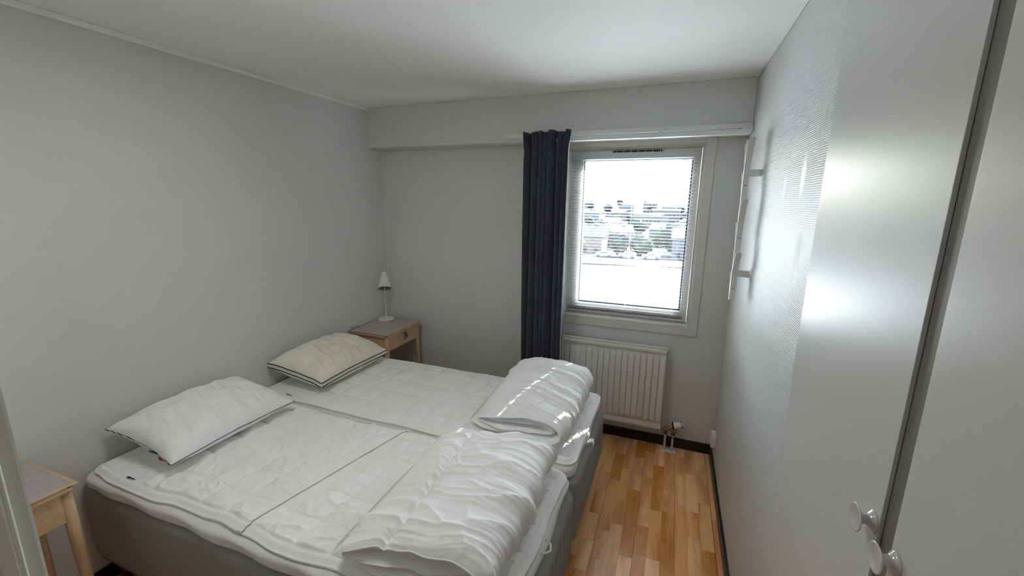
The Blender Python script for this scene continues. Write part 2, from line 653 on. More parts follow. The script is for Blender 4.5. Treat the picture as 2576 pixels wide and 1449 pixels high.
# door frame beside the camera: lining, stop bead and casing
door = struct('door_1', bx(DX0 - 0.035, DX0, 0.075, 0.2325, 0, 2.085, 0.004, 2), M['cream'])
struct('door_stop', bx(DX0 - 0.001, DX0 + 0.010, 0.188, 0.207, 0, 2.075, 0.003, 2), M['cream'], door)
struct('door_seal', lathe(bmesh.new(), [(0.0035, 0), (0.0035, 2.07)], (DX0 + 0.004, 0.2105, 0), (0, 0, 1), 8), M['trim'], door, True)
struct('door_jamb', bx(DX1, DX1 + 0.035, 0.075, 0.215, 0, 2.085, 0.004, 2), M['cream'], door)
struct('door_head', bx(DX0 - 0.035, DX1 + 0.035, 0.075, 0.215, 2.085, 2.12, 0.004, 2), M['cream'], door)
struct('door_casing', bx(DX0 - 0.085, DX0 - 0.006, 0.20, 0.2315, 0, 2.14, 0.004, 2), M['cream'], door)

# flat fill lamp added on the ceiling, out of view, to lift the shadows
hl = empty('fill_lamp', (FILL_X, FILL_Y, H))
tag(hl, 'flat round added fill lamp, out of view above the near end', 'ceiling lamp')
b = lathe(bmesh.new(), [(0.0, 0.0), (0.235, 0.0), (0.24, 0.004), (0.24, 0.040), (0.232, 0.044), (0.225, 0.040), (0, 0.036)], (0, 0, 0), (0, 0, -1), 48)
obj('housing', b, M['plastic'], hl, True)
m_, n_, bs_ = new_mat('fill_glow')
set_in(bs_, 'Emission Color', (1.0, 0.98, 0.94, 1))
set_in(bs_, 'Emission Strength', FILL_E)
set_in(bs_, 'Base Color', (0.8, 0.8, 0.8, 1))
b = lathe(bmesh.new(), [(0.222, 0.037), (0.218, 0.046), (0.12, 0.052), (0, 0.054)], (0, 0, 0), (0, 0, -1), 48)
obj('fill_diffuser', b, m_, hl, True)

# ------------------------------------------------------------------ floor: three-strip parquet
fl = struct('floor', bx(-0.12, W + 0.8, YF - 0.1, 3.25, -0.05, -0.0045), M['floorbase'])
random.seed(5)
SW = 0.0643
bands = {}


def stave_mesh(L):
    key = round(L, 2)
    if key not in bands:
        b = bx(-SW / 2 + 0.0002, SW / 2 - 0.0002, -key / 2 + 0.0003, key / 2 - 0.0003, -0.0045, 0.0, 0.0005, 1)
        d = bpy.data.meshes.new('stave')
        b.to_mesh(d)
        b.free()
        d.materials.append(M['stave'])
        bands[key] = d
    return bands[key]


hid = bmesh.new()
n_st = 0
x_ref = 2.222
k0 = int(math.floor((0 - x_ref) / SW)) - 1
lens = [0.20, 0.30, 0.36, 0.44, 0.52]
for k in range(k0, 8):
    xa = x_ref + k * SW
    if xa < -SW or xa > W:
        continue
    board_gap = 0.0016 if k % 3 == 0 else 0.0
    y = YF - random.random() * 0.4
    while y < D:
        L = random.choice(lens)
        xc, yc = xa + SW / 2, y + L / 2
        vis = (xa > 1.80 and y + L > 0.55) or (xa < 0.55 and 0.2 < yc < 1.3)
        x0c, x1c = max(0.0, xa + 0.0003 + board_gap), min(W, xa + SW - 0.0003)
        y0c, y1c = y, min(D, y + L)
        if x1c - x0c > 0.004 and y1c - y0c > 0.01:
            if vis and x1c - x0c > 0.05 and y + L <= D and xa > -0.001:
                o = bpy.data.objects.new('stave', stave_mesh(L))
                COL.objects.link(o)
                o.location = (xc + board_gap / 2, yc, random.uniform(-0.0002, 0.0002))
                o.parent = fl
                n_st += 1
            elif vis and xa > -0.001:
                o = obj('stave', bx((x0c - x1c) / 2, (x1c - x0c) / 2, (y0c - y1c) / 2, (y1c - y0c) / 2, -0.0045, 0, 0.0005, 1), M['stave'], fl)
                o.location = ((x0c + x1c) / 2, (y0c + y1c) / 2, 0)
                n_st += 1
            else:
                box(hid, x0c, x1c, y0c + 0.0003, y1c - 0.0003, -0.0045, 0.0)
        y += L
o = obj('staves_out_of_view', hid, M['stave'], fl)
tag(o, kind='stuff')
o.name = 'stave_field'

# ------------------------------------------------------------------ window
win = empty('window_1', (0, 0, 0))
tag(win, kind='structure')
C_ = M['cream']
# casing boards on the wall
obj('casing', bx(OX0, OX1, D - 0.014, D + 0.004, OZ1, 2.115, 0.002, 1), C_, win)
obj('casing', bx(OX1, 2.478, D - 0.016, D + 0.004, 0.833, 2.116, 0.002, 1), C_, win)
obj('casing', bx(1.492, OX0, D - 0.016, D + 0.004, 0.833, 2.116, 0.002, 1), C_, win)
obj('casing', bx(OX0, OX1, D - 0.014, D + 0.004, 0.835, OZ0 - 0.004, 0.002, 1), C_, win)
# stepped lining
bm = bmesh.new()
for (i, (ya, yb)) in enumerate(((D - 0.006, D + 0.02), (D + 0.02, 3.20))):
    t = 0.006 + 0.010 * i
    box(bm, OX0, OX0 + t, ya, yb, OZ0, OZ1, 0.001, 1)
    box(bm, OX1 - t, OX1, ya, yb, OZ0, OZ1, 0.001, 1)
    box(bm, OX0 + t, OX1 - t, ya, yb, OZ1 - t, OZ1, 0.001, 1)
    box(bm, OX0 + t, OX1 - t, ya, yb, OZ0, OZ0 + t * 0.6, 0.001, 1)
obj('window_frame', bm, C_, win)
obj('window_sill', bx(OX0, OX1, D - 0.016, D + 0.03, OZ0 - 0.004, OZ0 + 0.006, 0.002, 2), M['trim'], win)
# sash
SX0, SX1, SZ0, SZ1 = OX0 + 0.018, OX1 - 0.018, OZ0 + 0.010, OZ1 - 0.018
GX0, GX1, GZ0, GZ1 = 1.652, 2.362, 0.985, 1.995
YS0, YS1 = D + 0.055, D + 0.105
bm = bmesh.new()
box(bm, SX0, GX0, YS0, YS1, SZ0, SZ1, 0.003, 2)
box(bm, GX1, SX1, YS0, YS1, SZ0, SZ1, 0.003, 2)
box(bm, GX0, GX1, YS0, YS1, SZ0, GZ0, 0.003, 2)
box(bm, GX0, GX1, YS0, YS1, GZ1, SZ1, 0.003, 2)
obj('sash', bm, M['trim'], win)
bm = bmesh.new()
g = 0.010
box(bm, GX0, GX0 + g, YS0 + 0.02, YS1 + 0.012, GZ0, GZ1)
box(bm, GX1 - g, GX1, YS0 + 0.02, YS1 + 0.012, GZ0, GZ1)
box(bm, GX0 + g, GX1 - g, YS0 + 0.02, YS1 + 0.012, GZ0, GZ0 + g)
box(bm, GX0 + g, GX1 - g, YS0 + 0.02, YS1 + 0.012, GZ1 - g, GZ1)
obj('gasket', bm, M['gasket'], win)
obj('pane', bx(GX0 + 0.004, GX1 - 0.004, YS0 + 0.030, YS0 + 0.034, GZ0 + 0.004, GZ1 - 0.004), M['glass'], win)
# ventilator slots over the sash
vt = empty('air_vent', (2.0115, YS0 - 0.001, 2.047))
tag(vt, 'narrow slotted air vent in the cream frame above the blind', 'vent')
bm = bmesh.new()
VW = 0.335
box(bm, -VW / 2, VW / 2, -0.004, 0, 0.0065, 0.009)
box(bm, -VW / 2, VW / 2, -0.004, 0, -0.009, -0.0065)
for k in range(7):
    xx = -VW / 2 + 0.03 + k * 0.0465
    box(bm, xx, xx + 0.004, -0.004, 0, -0.0065, 0.0065)
box(bm, -VW / 2, -VW / 2 + 0.010, -0.004, 0, -0.0065, 0.0065)
box(bm, VW / 2 - 0.012, VW / 2, -0.004, 0, -0.0065, 0.0065)
obj('grille', bm, C_, vt)
obj('slot_backing', bx(-VW / 2 + 0.008, VW / 2 - 0.010, -0.0015, 0.0, -0.007, 0.007), M['black'], vt)
for s in (-1, 1):
    bm = lathe(bmesh.new(), [(0, 0.002), (0.0025, 0.0015), (0.0025, 0)], (s * (VW / 2 - 0.005), -0.004, 0), (0, -1, 0), 10)
    obj('screw', bm, M['black'], vt)
obj('slider', bx(-VW / 2 + 0.012, -VW / 2 + 0.032, -0.007, -0.003, -0.0015, 0.0015, 0.0005, 1), M['black'], vt)

# ------------------------------------------------------------------ venetian blind
vb = empty('venetian_blind', (1.985, D + 0.030, 0.93))
tag(vb, 'white venetian blind with thin half open slats covering the window', 'blind')
BX = 0.398            # half width
YB = 0.0
cords = (-0.322, 0.012, 0.322)
pitch = 0.0212
zt, zbm = 1.995 - 0.93, 0.945 - 0.93
nsl = int((zt - zbm) / pitch)
xs = [-BX]
for c in cords:
    xs += [c - 0.0035, c + 0.0035]
xs.append(BX)
tilt = math.radians(13)
vs = [-0.0125, -0.0085, -0.0052, 0.0052, 0.0085, 0.0125]
bm = bmesh.new()
rows = []
for v in vs:
    camber = 0.0016 * (1 - (v / 0.0125) ** 2)
    y = v * math.cos(tilt) - camber * math.sin(tilt) * -1
    z = -v * math.sin(tilt) + camber * math.cos(tilt)
    rows.append([bm.verts.new((x, y, z)) for x in xs])
for i in range(len(vs) - 1):
    for j in range(len(xs) - 1):
        if i == 2 and j in (1, 3, 5):
            continue                    # routing hole for the lift cord
        bm.faces.new((rows[i][j], rows[i][j + 1], rows[i + 1][j + 1], rows[i + 1][j]))
slat_me = bpy.data.meshes.new('slat')
bm.to_mesh(slat_me)
bm.free()
slat_me.materials.append(M['slat'])
slat_me.polygons.foreach_set('use_smooth', [True] * len(slat_me.polygons))
random.seed(3)
for k in range(nsl + 1):
    o = bpy.data.objects.new('slat', slat_me)
    COL.objects.link(o)
    o.parent = vb
    o.location = (random.uniform(-0.0006, 0.0006), YB, zt - 0.012 - k * pitch + random.uniform(-0.0005, 0.0005))
    o.rotation_euler = (random.uniform(-0.02, 0.02), random.uniform(-0.0006, 0.0006), 0)
# stacked spare slats near the bottom rail
for k in range(3):
    o = bpy.data.objects.new('slat', slat_me)
    COL.objects.link(o)
    o.parent = vb
    o.location = (0, YB, 0.012 + 0.0042 * k)
obj('headrail', bx(-BX - 0.012, BX + 0.010, -0.016, 0.014, zt + 0.002, zt + 0.034, 0.0015, 2), M['slat'], vb)
obj('bottom_rail', bx(-BX, BX, -0.012, 0.012, -0.006, 0.007, 0.003, 2), M['slat'], vb)
for c in cords:
    for yy in (-0.0128, 0.0128):
        obj('ladder_cord', lathe(bmesh.new(), [(0.0007, 0.0), (0.0007, zt)], (c + 0.004, yy, 0), (0, 0, 1), 5), M['cord'], vb)
    obj('lift_cord', lathe(bmesh.new(), [(0.0006, 0.0), (0.0006, zt)], (c, -0.0015, 0), (0, 0, 1), 5), M['cord'], vb)
b = bmesh.new()
lathe(b, [(0.003, -0.02), (0.003, -0.62)], (-BX - 0.004, -0.020, zt), (0, 0, 1), 8)
lathe(b, [(0.0, -0.66), (0.005, -0.655), (0.0045, -0.63), (0.003, -0.62)], (-BX - 0.004, -0.020, zt), (0, 0, 1), 8)
obj('tilt_wand', b, M['slat'], vb, True)

# ------------------------------------------------------------------ curtain rail
cr = empty('curtain_rail', (1.145, DB, 2.12))
tag(cr, 'long white double curtain rail fixed to the soffit above the window', 'curtain rail')
Lr = W - 1.145 - 0.004
obj('wall_profile', bx(0, Lr, -0.022, 0.0, 0.010, 0.036, 0.002, 2), M['trim'], cr)
b = bmesh.new()
box(b, 0.17, Lr - 0.012, -0.062, -0.024, -0.028, -0.012, 0.003, 2)
box(b, 0.17, Lr - 0.012, -0.058, -0.028, -0.012, -0.002, 0.002, 2)
obj('track', b, M['trim'], cr)
for xx in (0.35, 1.0, Lr - 0.05):
    obj('bracket', bx(xx, xx + 0.018, -0.055, -0.0, -0.003, 0.010, 0.001, 1), M['trim'], cr)
b = bmesh.new()
lathe(b, [(0.0028, 0), (0.0028, 0.004), (0.0015, 0.004), (0.0015, 0)], (Lr - 0.028, -0.058, -0.001), (0, -1, 0), 12)
box(b, Lr - 0.012, Lr, -0.05, -0.02, -0.014, 0.012, 0.001, 1)
obj('end_stop', b, M['trim'], cr)

# ------------------------------------------------------------------ curtain
CX0, CX1 = 1.318, 1.628
NU, NV = 260, 90
s = np.linspace(0, 1, NU)[:, None] * np.ones((1, NV))
v = np.ones((NU, 1)) * np.linspace(0, 1, NV)[None, :]        # 0 top .. 1 bottom
ztop, zbot = 2.150, 0.045
hd = smooth01(1 - v / 0.055)                                  # heading band
ph = 7.5 * 2 * PI * s + 1.6 * np.sin(2 * PI * s * 2.0 + 0.7)
amp = 0.028 + 0.014 * smooth01((v - 0.05) / 0.3)
warp = 0.9 * (vnoise(s * 7, v * 1.5, 3) - 0.5) * smooth01(v * 2)
ridge_w = np.sin(ph + warp * 2.2)
yy = amp * (np.sign(ridge_w) * np.abs(ridge_w) ** 0.7) * (1 - 0.25 * hd)
# pinch pleats just under the heading
pin = np.exp(-((v - 0.062) / 0.012) ** 2)
yy = yy * (1 - 0.55 * pin) + 0.007 * hd * np.sin(27 * 2 * PI * s + 1.0)
yy += 0.010 * (vnoise(s * 14, v * 6, 8) - 0.5) + 0.02 * (vnoise(s * 3, v * 2, 5) - 0.5)
wid = (CX1 - CX0) * (0.99 + 0.075 * hd - 0.02 * pin - 0.02 * v)
xc = (CX0 + CX1) / 2 + 0.0 * v
xx = xc + (s - 0.5) * wid + 0.010 * np.cos(ph + warp) * (1 - 0.3 * hd)
zz = ztop - v * (ztop - zbot) + 0.007 * np.sin(ph * 0.45 + 1) * (1 - v) ** 6
V = np.stack([xx, 2.715 + yy, zz], -1).reshape(-1, 3)
me = np_mesh('curtain', V, grid_faces(NU, NV))
cu = obj('curtain', me, M['curtain'], None, True)
tag(cu, 'dark navy pleated curtain hanging left of the window', 'curtain')
sm = cu.modifiers.new('thickness', 'SOLIDIFY')
sm.thickness = 0.0016
# light lining hem showing along the curtain's edge
V2 = np.stack([xx[-2:, :] + 0.002, 2.715 + yy[-2:, :] + np.array([[0.004], [0.010]]), zz[-2:, :]], -1).reshape(-1, 3)
hm = obj('lining_edge', np_mesh('lining_edge', V2, grid_faces(2, NV)), M['cord'], cu)
s2 = hm.modifiers.new('thickness', 'SOLIDIFY')
s2.thickness = 0.001
tag(hm, 'pale lining edge')
for k in range(8):
    x_ = CX0 + 0.015 + k * 0.040
    hk = obj('hook', bx(x_, x_ + 0.008, 2.727, 2.742, 2.086, 2.112, 0.001, 1), M['cord'], cu)
    tag(hk, 'small white curtain hook')

# ------------------------------------------------------------------ radiator
RX0, RX1, RZ0, RZ1 = 1.40, 2.305, 0.168, 0.742
RY = 2.858
rd = empty('radiator', ((RX0 + RX1) / 2, 2.93, RZ0))
tag(rd, 'cream panel radiator with vertical flutes under the window', 'radiator')
rd_inv = Matrix.Translation((-(RX0 + RX1) / 2, -2.93, -RZ0))


def into(bm, inv):
    bm.transform(inv)
    return bm


pit = 0.0415
nx = int((RX1 - RX0) / pit * 14)
X = np.linspace(RX0, RX1, nx)
zl = np.array([RZ0, RZ0 + 0.020, RZ0 + 0.032, RZ0 + 0.038, RZ0 + 0.044, RZ0 + 0.060, RZ0 + 0.075, RZ1 - 0.075, RZ1 - 0.055, RZ1 - 0.045, RZ1 - 0.03, RZ1 - 0.012])
ph = ((X - RX1) / pit) % 1.0
flute = np.clip(np.minimum(ph, 1 - ph) / 0.10, 0, 1)          # 0 in the groove
flute = flute * flute * (3 - 2 * flute)
Z = zl[None, :] * np.ones((nx, 1))
env = smooth01((Z - (RZ0 + 0.036 + 0.016 * (1 - flute[:, None]))) / 0.02) * smooth01(((RZ1 - 0.046) - Z) / 0.02)
lip = 0.009 * (1 - smooth01((Z - RZ0 - 0.022) / 0.014))
Y = RY + 0.010 - 0.013 * flute[:, None] * env + 0.004 * (1 - flute[:, None]) * env - lip
V = np.stack([X[:, None] * np.ones_like(Z), Y, Z], -1).reshape(-1, 3) - np.array([(RX0 + RX1) / 2, 2.93, RZ0])
fp = obj('front_panel', np_mesh('front_panel', V, grid_faces(nx, len(zl), flip=False)), M['radiator'], rd, True)
bm = bmesh.new()
box(bm, RX0, RX1, RY + 0.012, RY + 0.022, RZ0 + 0.001, RZ1 - 0.012, 0.003, 2)
box(bm, RX0 + 0.01, RX1 - 0.01, RY + 0.040, RY + 0.050, RZ0 + 0.01, RZ1 - 0.03, 0.003, 2)
obj('back_panel', into(bm, rd_inv), M['radiator'], rd)
bm = bmesh.new()
box(bm, RX0, RX1 + 0.004, RY - 0.004, RY + 0.010, RZ1 - 0.020, RZ1 + 0.000, 0.004, 3)
obj('top_front_rail', into(bm, rd_inv), M['radiator'], rd)
bm = bmesh.new()
box(bm, RX0, RX1 + 0.004, RY + 0.040, RY + 0.058, RZ1 - 0.015, RZ1 + 0.008, 0.004, 3)
obj('top_back_rail', into(bm, rd_inv), M['radiator'], rd)
bm = bmesh.new()
for k in range(40):
    x_ = RX0 + 0.012 + k * 0.0222
    box(bm, x_, x_ + 0.012, RY + 0.010, RY + 0.040, RZ1 - 0.016, RZ1 - 0.010)
tag(obj('top_grille', into(bm, rd_inv), M['radiator'], rd), kind='stuff')
bm = bmesh.new()
for x_ in (RX1 + 0.004,):
    lathe(bm, [(0, 0.006), (0.006, 0.005), (0.0075, 0.0), (0.0075, -0.002)], (x_, RY + 0.004, RZ1 - 0.012), (1, 0, 0), 12)
obj('end_plug', into(bm, rd_inv), M['black'], rd, True)
for x_ in (RX0 + 0.15, RX1 - 0.2):
    obj('wall_bracket', into(bx(x_, x_ + 0.03, RY + 0.050, D, RZ0 + 0.06, RZ1 - 0.06, 0.002, 1), rd_inv), M['radiator'], rd)

# thermostat valve and pipes
VY = 2.888
vv = empty('radiator_valve', (2.365, VY, 0.0))
tag(vv, 'brass double valve with white thermostat head on two floor pipes', 'valve')


def L0(bm):
    bm.transform(Matrix.Translation((-2.365, -VY, 0)))
    return bm


for k, xp in enumerate((2.342, 2.392)):
    bm = bmesh.new()
    lathe(bm, [(0.0075, 0.006), (0.0075, 0.128)], (xp, VY, 0), (0, 0, 1), 16)
    obj('pipe', L0(bm), M['pipe'], vv, True)
    bm = bmesh.new()
    lathe(bm, [(0.009, 0.126), (0.0135, 0.129), (0.0145, 0.136), (0.0145, 0.147), (0.0115, 0.152), (0.009, 0.156)], (xp, VY, 0), (0, 0, 1), 6 + 6)
    obj('nut', L0(bm), M['copper'], vv)
bm = bmesh.new()
lathe(bm, [(0.0078, 0.106), (0.0078, 0.113)], (2.392, VY, 0), (0, 0, 1), 14)
obj('pipe_ring', L0(bm), M['black'], vv)
obj('floor_plate', L0(bx(2.318, 2.418, VY - 0.022, VY + 0.022, 0.0003, 0.0085, 0.004, 3)), M['plastic'], vv)
bm = bmesh.new()
lathe(bm, [(0, -0.002), (0.011, 0), (0.011, 0.022), (0.009, 0.024), (0.009, 0.085), (0.012, 0.087), (0.012, 0.098), (0.007, 0.100), (0, 0.100)], (2.318, VY, 0.166), (1, 0, -0.05), 14)
lathe(bm, [(0.008, 0), (0.010, 0.012), (0.009, 0.02), (0.011, 0.024), (0.011, 0.03), (0, 0.03)], (2.342, VY, 0.150), (0, 0, 1), 14)
lathe(bm, [(0.008, 0), (0.010, 0.012), (0.009, 0.02)], (2.392, VY, 0.150), (0, 0, 1), 14)
lathe(bm, [(0.012, 0), (0.014, 0.012), (0.012, 0.022), (0.010, 0.045)], (2.352, VY, 0.170), (0.75, 0, 0.5), 14)
obj('valve_body', L0(bm), M['brass'], vv, True)
bm = bmesh.new()
lathe(bm, [(0, 0), (0.009, 0), (0.009, 0.035), (0, 0.035)], (RX1 - 0.03, VY, 0.190), (1, 0, -0.25), 12)
obj('radiator_tail', L0(bm), M['nickel'], vv, True)
hdv = Vector((0.90, 0, 0.30)).normalized()
hb = Vector((2.386, VY, 0.198))
bm = bmesh.new()
lathe(bm, [(0.012, -0.004), (0.026, -0.002), (0.027, 0.006), (0.022, 0.010)], hb, hdv, 24)
obj('head_ring', L0(bm), M['black'], vv, True)
bm = bmesh.new()
lathe(bm, [(0.010, 0.006), (0.0245, 0.007), (0.025, 0.018), (0.0215, 0.021), (0.0205, 0.050), (0.020, 0.068), (0.018, 0.071), (0, 0.071)], hb, hdv, 28)
th = obj('thermostat_head', L0(bm), M['plastic'], vv, True)
bm = bmesh.new()
q = hdv.to_track_quat('Z', 'Y').to_matrix().to_4x4()
for k in range(14):
    t = bmesh.new()
    a = 2 * PI * k / 14
    box(t, -0.0013, 0.0013, 0.0196, 0.0213, 0.052, 0.067)
    merge(bm, t, Matrix.Translation(hb) @ q @ Matrix.Rotation(a, 4, 'Z'))
tag(obj('head_slots', L0(bm), M['black'], th), kind='stuff')

# ------------------------------------------------------------------ wall socket
sk = empty('wall_socket', (W, 2.80, 0.205))
tag(sk, 'small white surface mounted socket low on the right wall', 'socket')
obj('housing', bx(-0.030, 0.0, -0.042, 0.042, -0.042, 0.042, 0.006, 3), M['plastic'], sk)
bm = bmesh.new()
lathe(bm, [(0.020, 0.0), (0.020, 0.0015), (0.017, 0.0015), (0.016, -0.001), (0, -0.001)], (-0.0305, 0, 0), (-1, 0, 0), 24)
obj('outlet_face', bm, M['plastic'], sk, True)

# ------------------------------------------------------------------ coat rack
rk = empty('coat_rack', (W, 2.355, 1.24))
tag(rk, 'tall narrow white wooden coat rack with splayed hooks on right wall', 'coat rack')
RKX0, RKX1 = -0.076, -0.050
Wd = M['white_paint']
b = bmesh.new()
box(b, RKX0, RKX1, -0.009, 0.009, -0.008, 0.77, 0.0015, 2)
obj('backbone', b, Wd, rk)


def hook(z0, z1, sgn):
    """flat wooden hook splayed sideways from the backbone, rounded tip"""
    b = bmesh.new()
    n = 14
    pts = []
    for i in range(n + 1):
        t = i / n
        z = z0 + (z1 - z0) * t
        y = sgn * (0.009 + 0.062 * (t ** 1.35))
        pts.append((y, z))
    ring = []
    for (x_, inset) in ((RKX0, 0.0), (RKX1, 0.0)):
        a = [b.verts.new((x_, y, z)) for y, z in pts]
        c = [b.verts.new((x_, y - sgn * (0.011 if i < n else 0.008), z + (0.002 if i == n else 0))) for i, (y, z) in enumerate(pts)]
        ring.append((a, c))
    (a0, c0), (a1, c1) = ring
    for i in range(n):
        b.faces.new((a0[i], a0[i + 1], a1[i + 1], a1[i]))
        b.faces.new((c0[i], c1[i], c1[i + 1], c0[i + 1]))
        b.faces.new((a0[i], c0[i], c0[i + 1], a0[i + 1]))
        b.faces.new((a1[i], a1[i + 1], c1[i + 1], c1[i]))
    b.faces.new((a0[n], c0[n], c1[n], a1[n]))
    b.faces.new((a0[0], a1[0], c1[0], c0[0]))
    bmesh.ops.recalc_face_normals(b, faces=b.faces)
    bmesh.ops.bevel(b, geom=[e for e in b.edges if e.calc_face_angle(0) > 0.6], offset=0.0012, segments=2, affect='EDGES')
    return b


for (zt_, l_) in ((2.012, 0.125), (1.735, 0.125), (1.478, 0.115)):
    obj('hook', hook(zt_ - l_ - 1.24, zt_ - 1.24, -1), Wd, rk)
for (zt_, l_) in ((2.000, 0.115), (1.864, 0.115), (1.618, 0.115), (1.368, 0.115)):
    obj('hook', hook(zt_ - l_ - 1.24, zt_ - 1.24, 1), Wd, rk)
for zz_ in (1.858, 1.369):
    obj('wall_peg', bx(RKX1 - 0.004, 0.0, -0.010, 0.010, zz_ - 1.24 - 0.016, zz_ - 1.24 + 0.016, 0.001, 1), Wd, rk)
for zz_ in (1.80, 1.546, 1.291):
    b = bmesh.new()
    lathe(b, [(0, 0.0012), (0.0035, 0.001), (0.004, 0.0)], ((RKX0 + RKX1) / 2, -0.009, zz_ - 1.24), (0, -1, 0), 12)
    obj('screw', b, M['screw'], rk, True)

# ------------------------------------------------------------------ wardrobe
wr = empty('wardrobe', (W, 0.80, 0))
tag(wr, 'tall built-in white wardrobe with satin flush doors right of camera', 'wardrobe')
wi = Matrix.Translation((-W, -0.80, 0))


def WB(*a, **k):
    return into(bx(*a, **k), wi)


Y1 = 1.386
bm = bmesh.new()
box(bm, W + 0.004, W + 0.60, Y1 - 0.020, Y1, 0, H - 0.002)
box(bm, W + 0.004, W + 0.60, 0.21, 0.23, 0, H - 0.002)
box(bm, W + 0.58, W + 0.60, 0.23, Y1 - 0.02, 0, H - 0.002)
box(bm, W + 0.004, W + 0.58, 0.23, Y1 - 0.02, H - 0.03, H - 0.002)
box(bm, W + 0.004, W + 0.58, 0.23, Y1 - 0.02, 0.0, 0.07)
box(bm, W + 0.004, W + 0.56, 0.730, 0.800, 0.07, H - 0.03)
obj('carcass', into(bm, wi), M['carcass'], wr)
obj('plinth', WB(W - 0.004, W + 0.004, 0.215, Y1 - 0.001, 0.0, 0.068), M['black_trim'], wr)
d1 = obj('door', WB(W - 0.003, W + 0.0035, 0.788, Y1 - 0.001, 0.075, H - 0.006, bev=0.0012), M['wardrobe'], wr)
d2 = obj('door', WB(W - 0.003, W + 0.0035, 0.24, 0.742, 0.075, H - 0.006, bev=0.0012), M['wardrobe'], wr)


def knob(y, z, parent):
    b = bmesh.new()
    prof = [(0.0, 0.0), (0.016, 0.0), (0.0165, 0.003), (0.013, 0.008), (0.0085, 0.016), (0.0075, 0.024), (0.0095, 0.031), (0.017, 0.037),
            (0.0205, 0.040), (0.0215, 0.0425), (0.0205, 0.0445), (0.0185, 0.0440), (0.012, 0.0415), (0.005, 0.0400), (0, 0.0398)]
    lathe(b, [(r_ * 1.12, h_ * 0.62) for r_, h_ in prof], (W - 0.003, y, z), (-1, 0, 0), 40)
    b.transform(wi)
    return obj('knob', b, M['knob'], parent, True)


knob(0.8065, 1.186, d1)
knob(0.7235, 1.178, d2)

# ------------------------------------------------------------------ nightstands
def nightstand(label, loc):
    """light wooden nightstand: origin at floor, back edge x=0, front x=0.352, width along y"""
    t = empty('nightstand', loc)
    tag(t, label, 'nightstand', 'pair of light wooden nightstands')
    w, d, h = 0.46, 0.355, 0.733
    b = bmesh.new()
    box(b, 0, d, -w / 2, w / 2, h - 0.030, h - 0.004)
    # round the plan corners of the top, then its edges
    vert_e = [e for e in b.edges if abs(e.verts[0].co.z - e.verts[1].co.z) > 0.01]
    bmesh.ops.bevel(b, geom=vert_e, offset=0.022, segments=5, affect='EDGES')
    rim = [e for e in b.edges if abs(e.verts[0].co.z - e.verts[1].co.z) < 0.001 and e.calc_face_angle(0) > 1.0]
    bmesh.ops.bevel(b, geom=rim, offset=0.010, segments=4, affect='EDGES')
    obj('tabletop', b, M['birch'], t, False)
    b = bmesh.new()
    # raised lip around the inlay
    o_, i_ = 0.004, 0.022
    for (xa, xb, ya, yb) in ((o_, d - o_, -w / 2 + o_, -w / 2 + i_), (o_, d - o_, w / 2 - i_, w / 2 - o_), (o_, i_, -w / 2 + i_, w / 2 - i_), (d - i_, d - o_, -w / 2 + i_, w / 2 - i_)):
        box(b, xa, xb, ya, yb, h - 0.006, h - 0.0035, 0.001, 1)
    obj('lip', b, M['birch'], t)
    obj('top_inlay', bx(i_ - 0.006, d - i_ + 0.006, -w / 2 + i_ - 0.006, w / 2 - i_ + 0.006, h - 0.005, h - 0.0018, 0.0008, 1), M['mat_top'], t)
    ap0, ap1 = h - 0.145, h - 0.030
    for sy in (-1, 1):
        obj('side_apron', bx(0.03, d - 0.045, sy * (w / 2 - 0.034) - 0.007, sy * (w / 2 - 0.034) + 0.007, ap0, ap1, 0.001, 1), M['birch'], t)
    obj('back_apron', bx(0.016, 0.030, -w / 2 + 0.04, w / 2 - 0.04, ap0, ap1, 0.001, 1), M['birch'], t)
    dr = obj('drawer', bx(d - 0.040, d - 0.022, -w / 2 + 0.048, w / 2 - 0.048, ap0 + 0.004, ap1 - 0.002, 0.0015, 1), M['birch'], t)
    b = bmesh.new()
    zc = (ap0 + ap1) / 2 + 0.018
    n = 10
    prof = []
    for i in range(n + 1):
        a = -PI / 2 + PI * i / n
        prof.append((d - 0.022 + 0.022 * math.cos(a), zc + 0.026 * math.sin(a)))
    ra = [b.verts.new((x_, 0.012 - 0.012, z_)) for x_, z_ in prof]
    rb = [b.verts.new((x_, 0.012 + 0.012, z_)) for x_, z_ in prof]
    for i in range(n):
        b.faces.new((ra[i], ra[i + 1], rb[i + 1], rb[i]))
    hp = obj('leather_pull', b, M['leather'], dr)
    mo = hp.modifiers.new('thickness', 'SOLIDIFY')
    mo.thickness = 0.003
    mo.offset = 0
    tag(hp, 'dark brown leather pull')
    for (sx, sy) in ((0, -1), (0, 1), (1, -1), (1, 1)):
        xt = d - 0.034 if sx else 0.036
        yt = sy * (w / 2 - 0.034)
        xb = xt + (0.012 if sx else -0.006)
        yb = yt + sy * 0.012
        b = bmesh.new()
        tube(b, [(xt, yt, h - 0.022), (xt * .7 + xb * .3, yt * .7 + yb * .3, h * 0.66), (xt * .3 + xb * .7, yt * .3 + yb * .7, h * 0.3), (xb, yb, 0.0)], 0.017, 16, radii=[0.0185, 0.018, 0.0155, 0.0125])
        obj('leg', b, M['birch_leg'], t, True)
    return t


ns_far = nightstand('light wooden nightstand in the far corner, carrying the white lamp', (0.020, 2.658, 0))
ns_near = nightstand('light wooden nightstand at the near bed, half hidden behind door frame', (0.045, 0.452, 0))

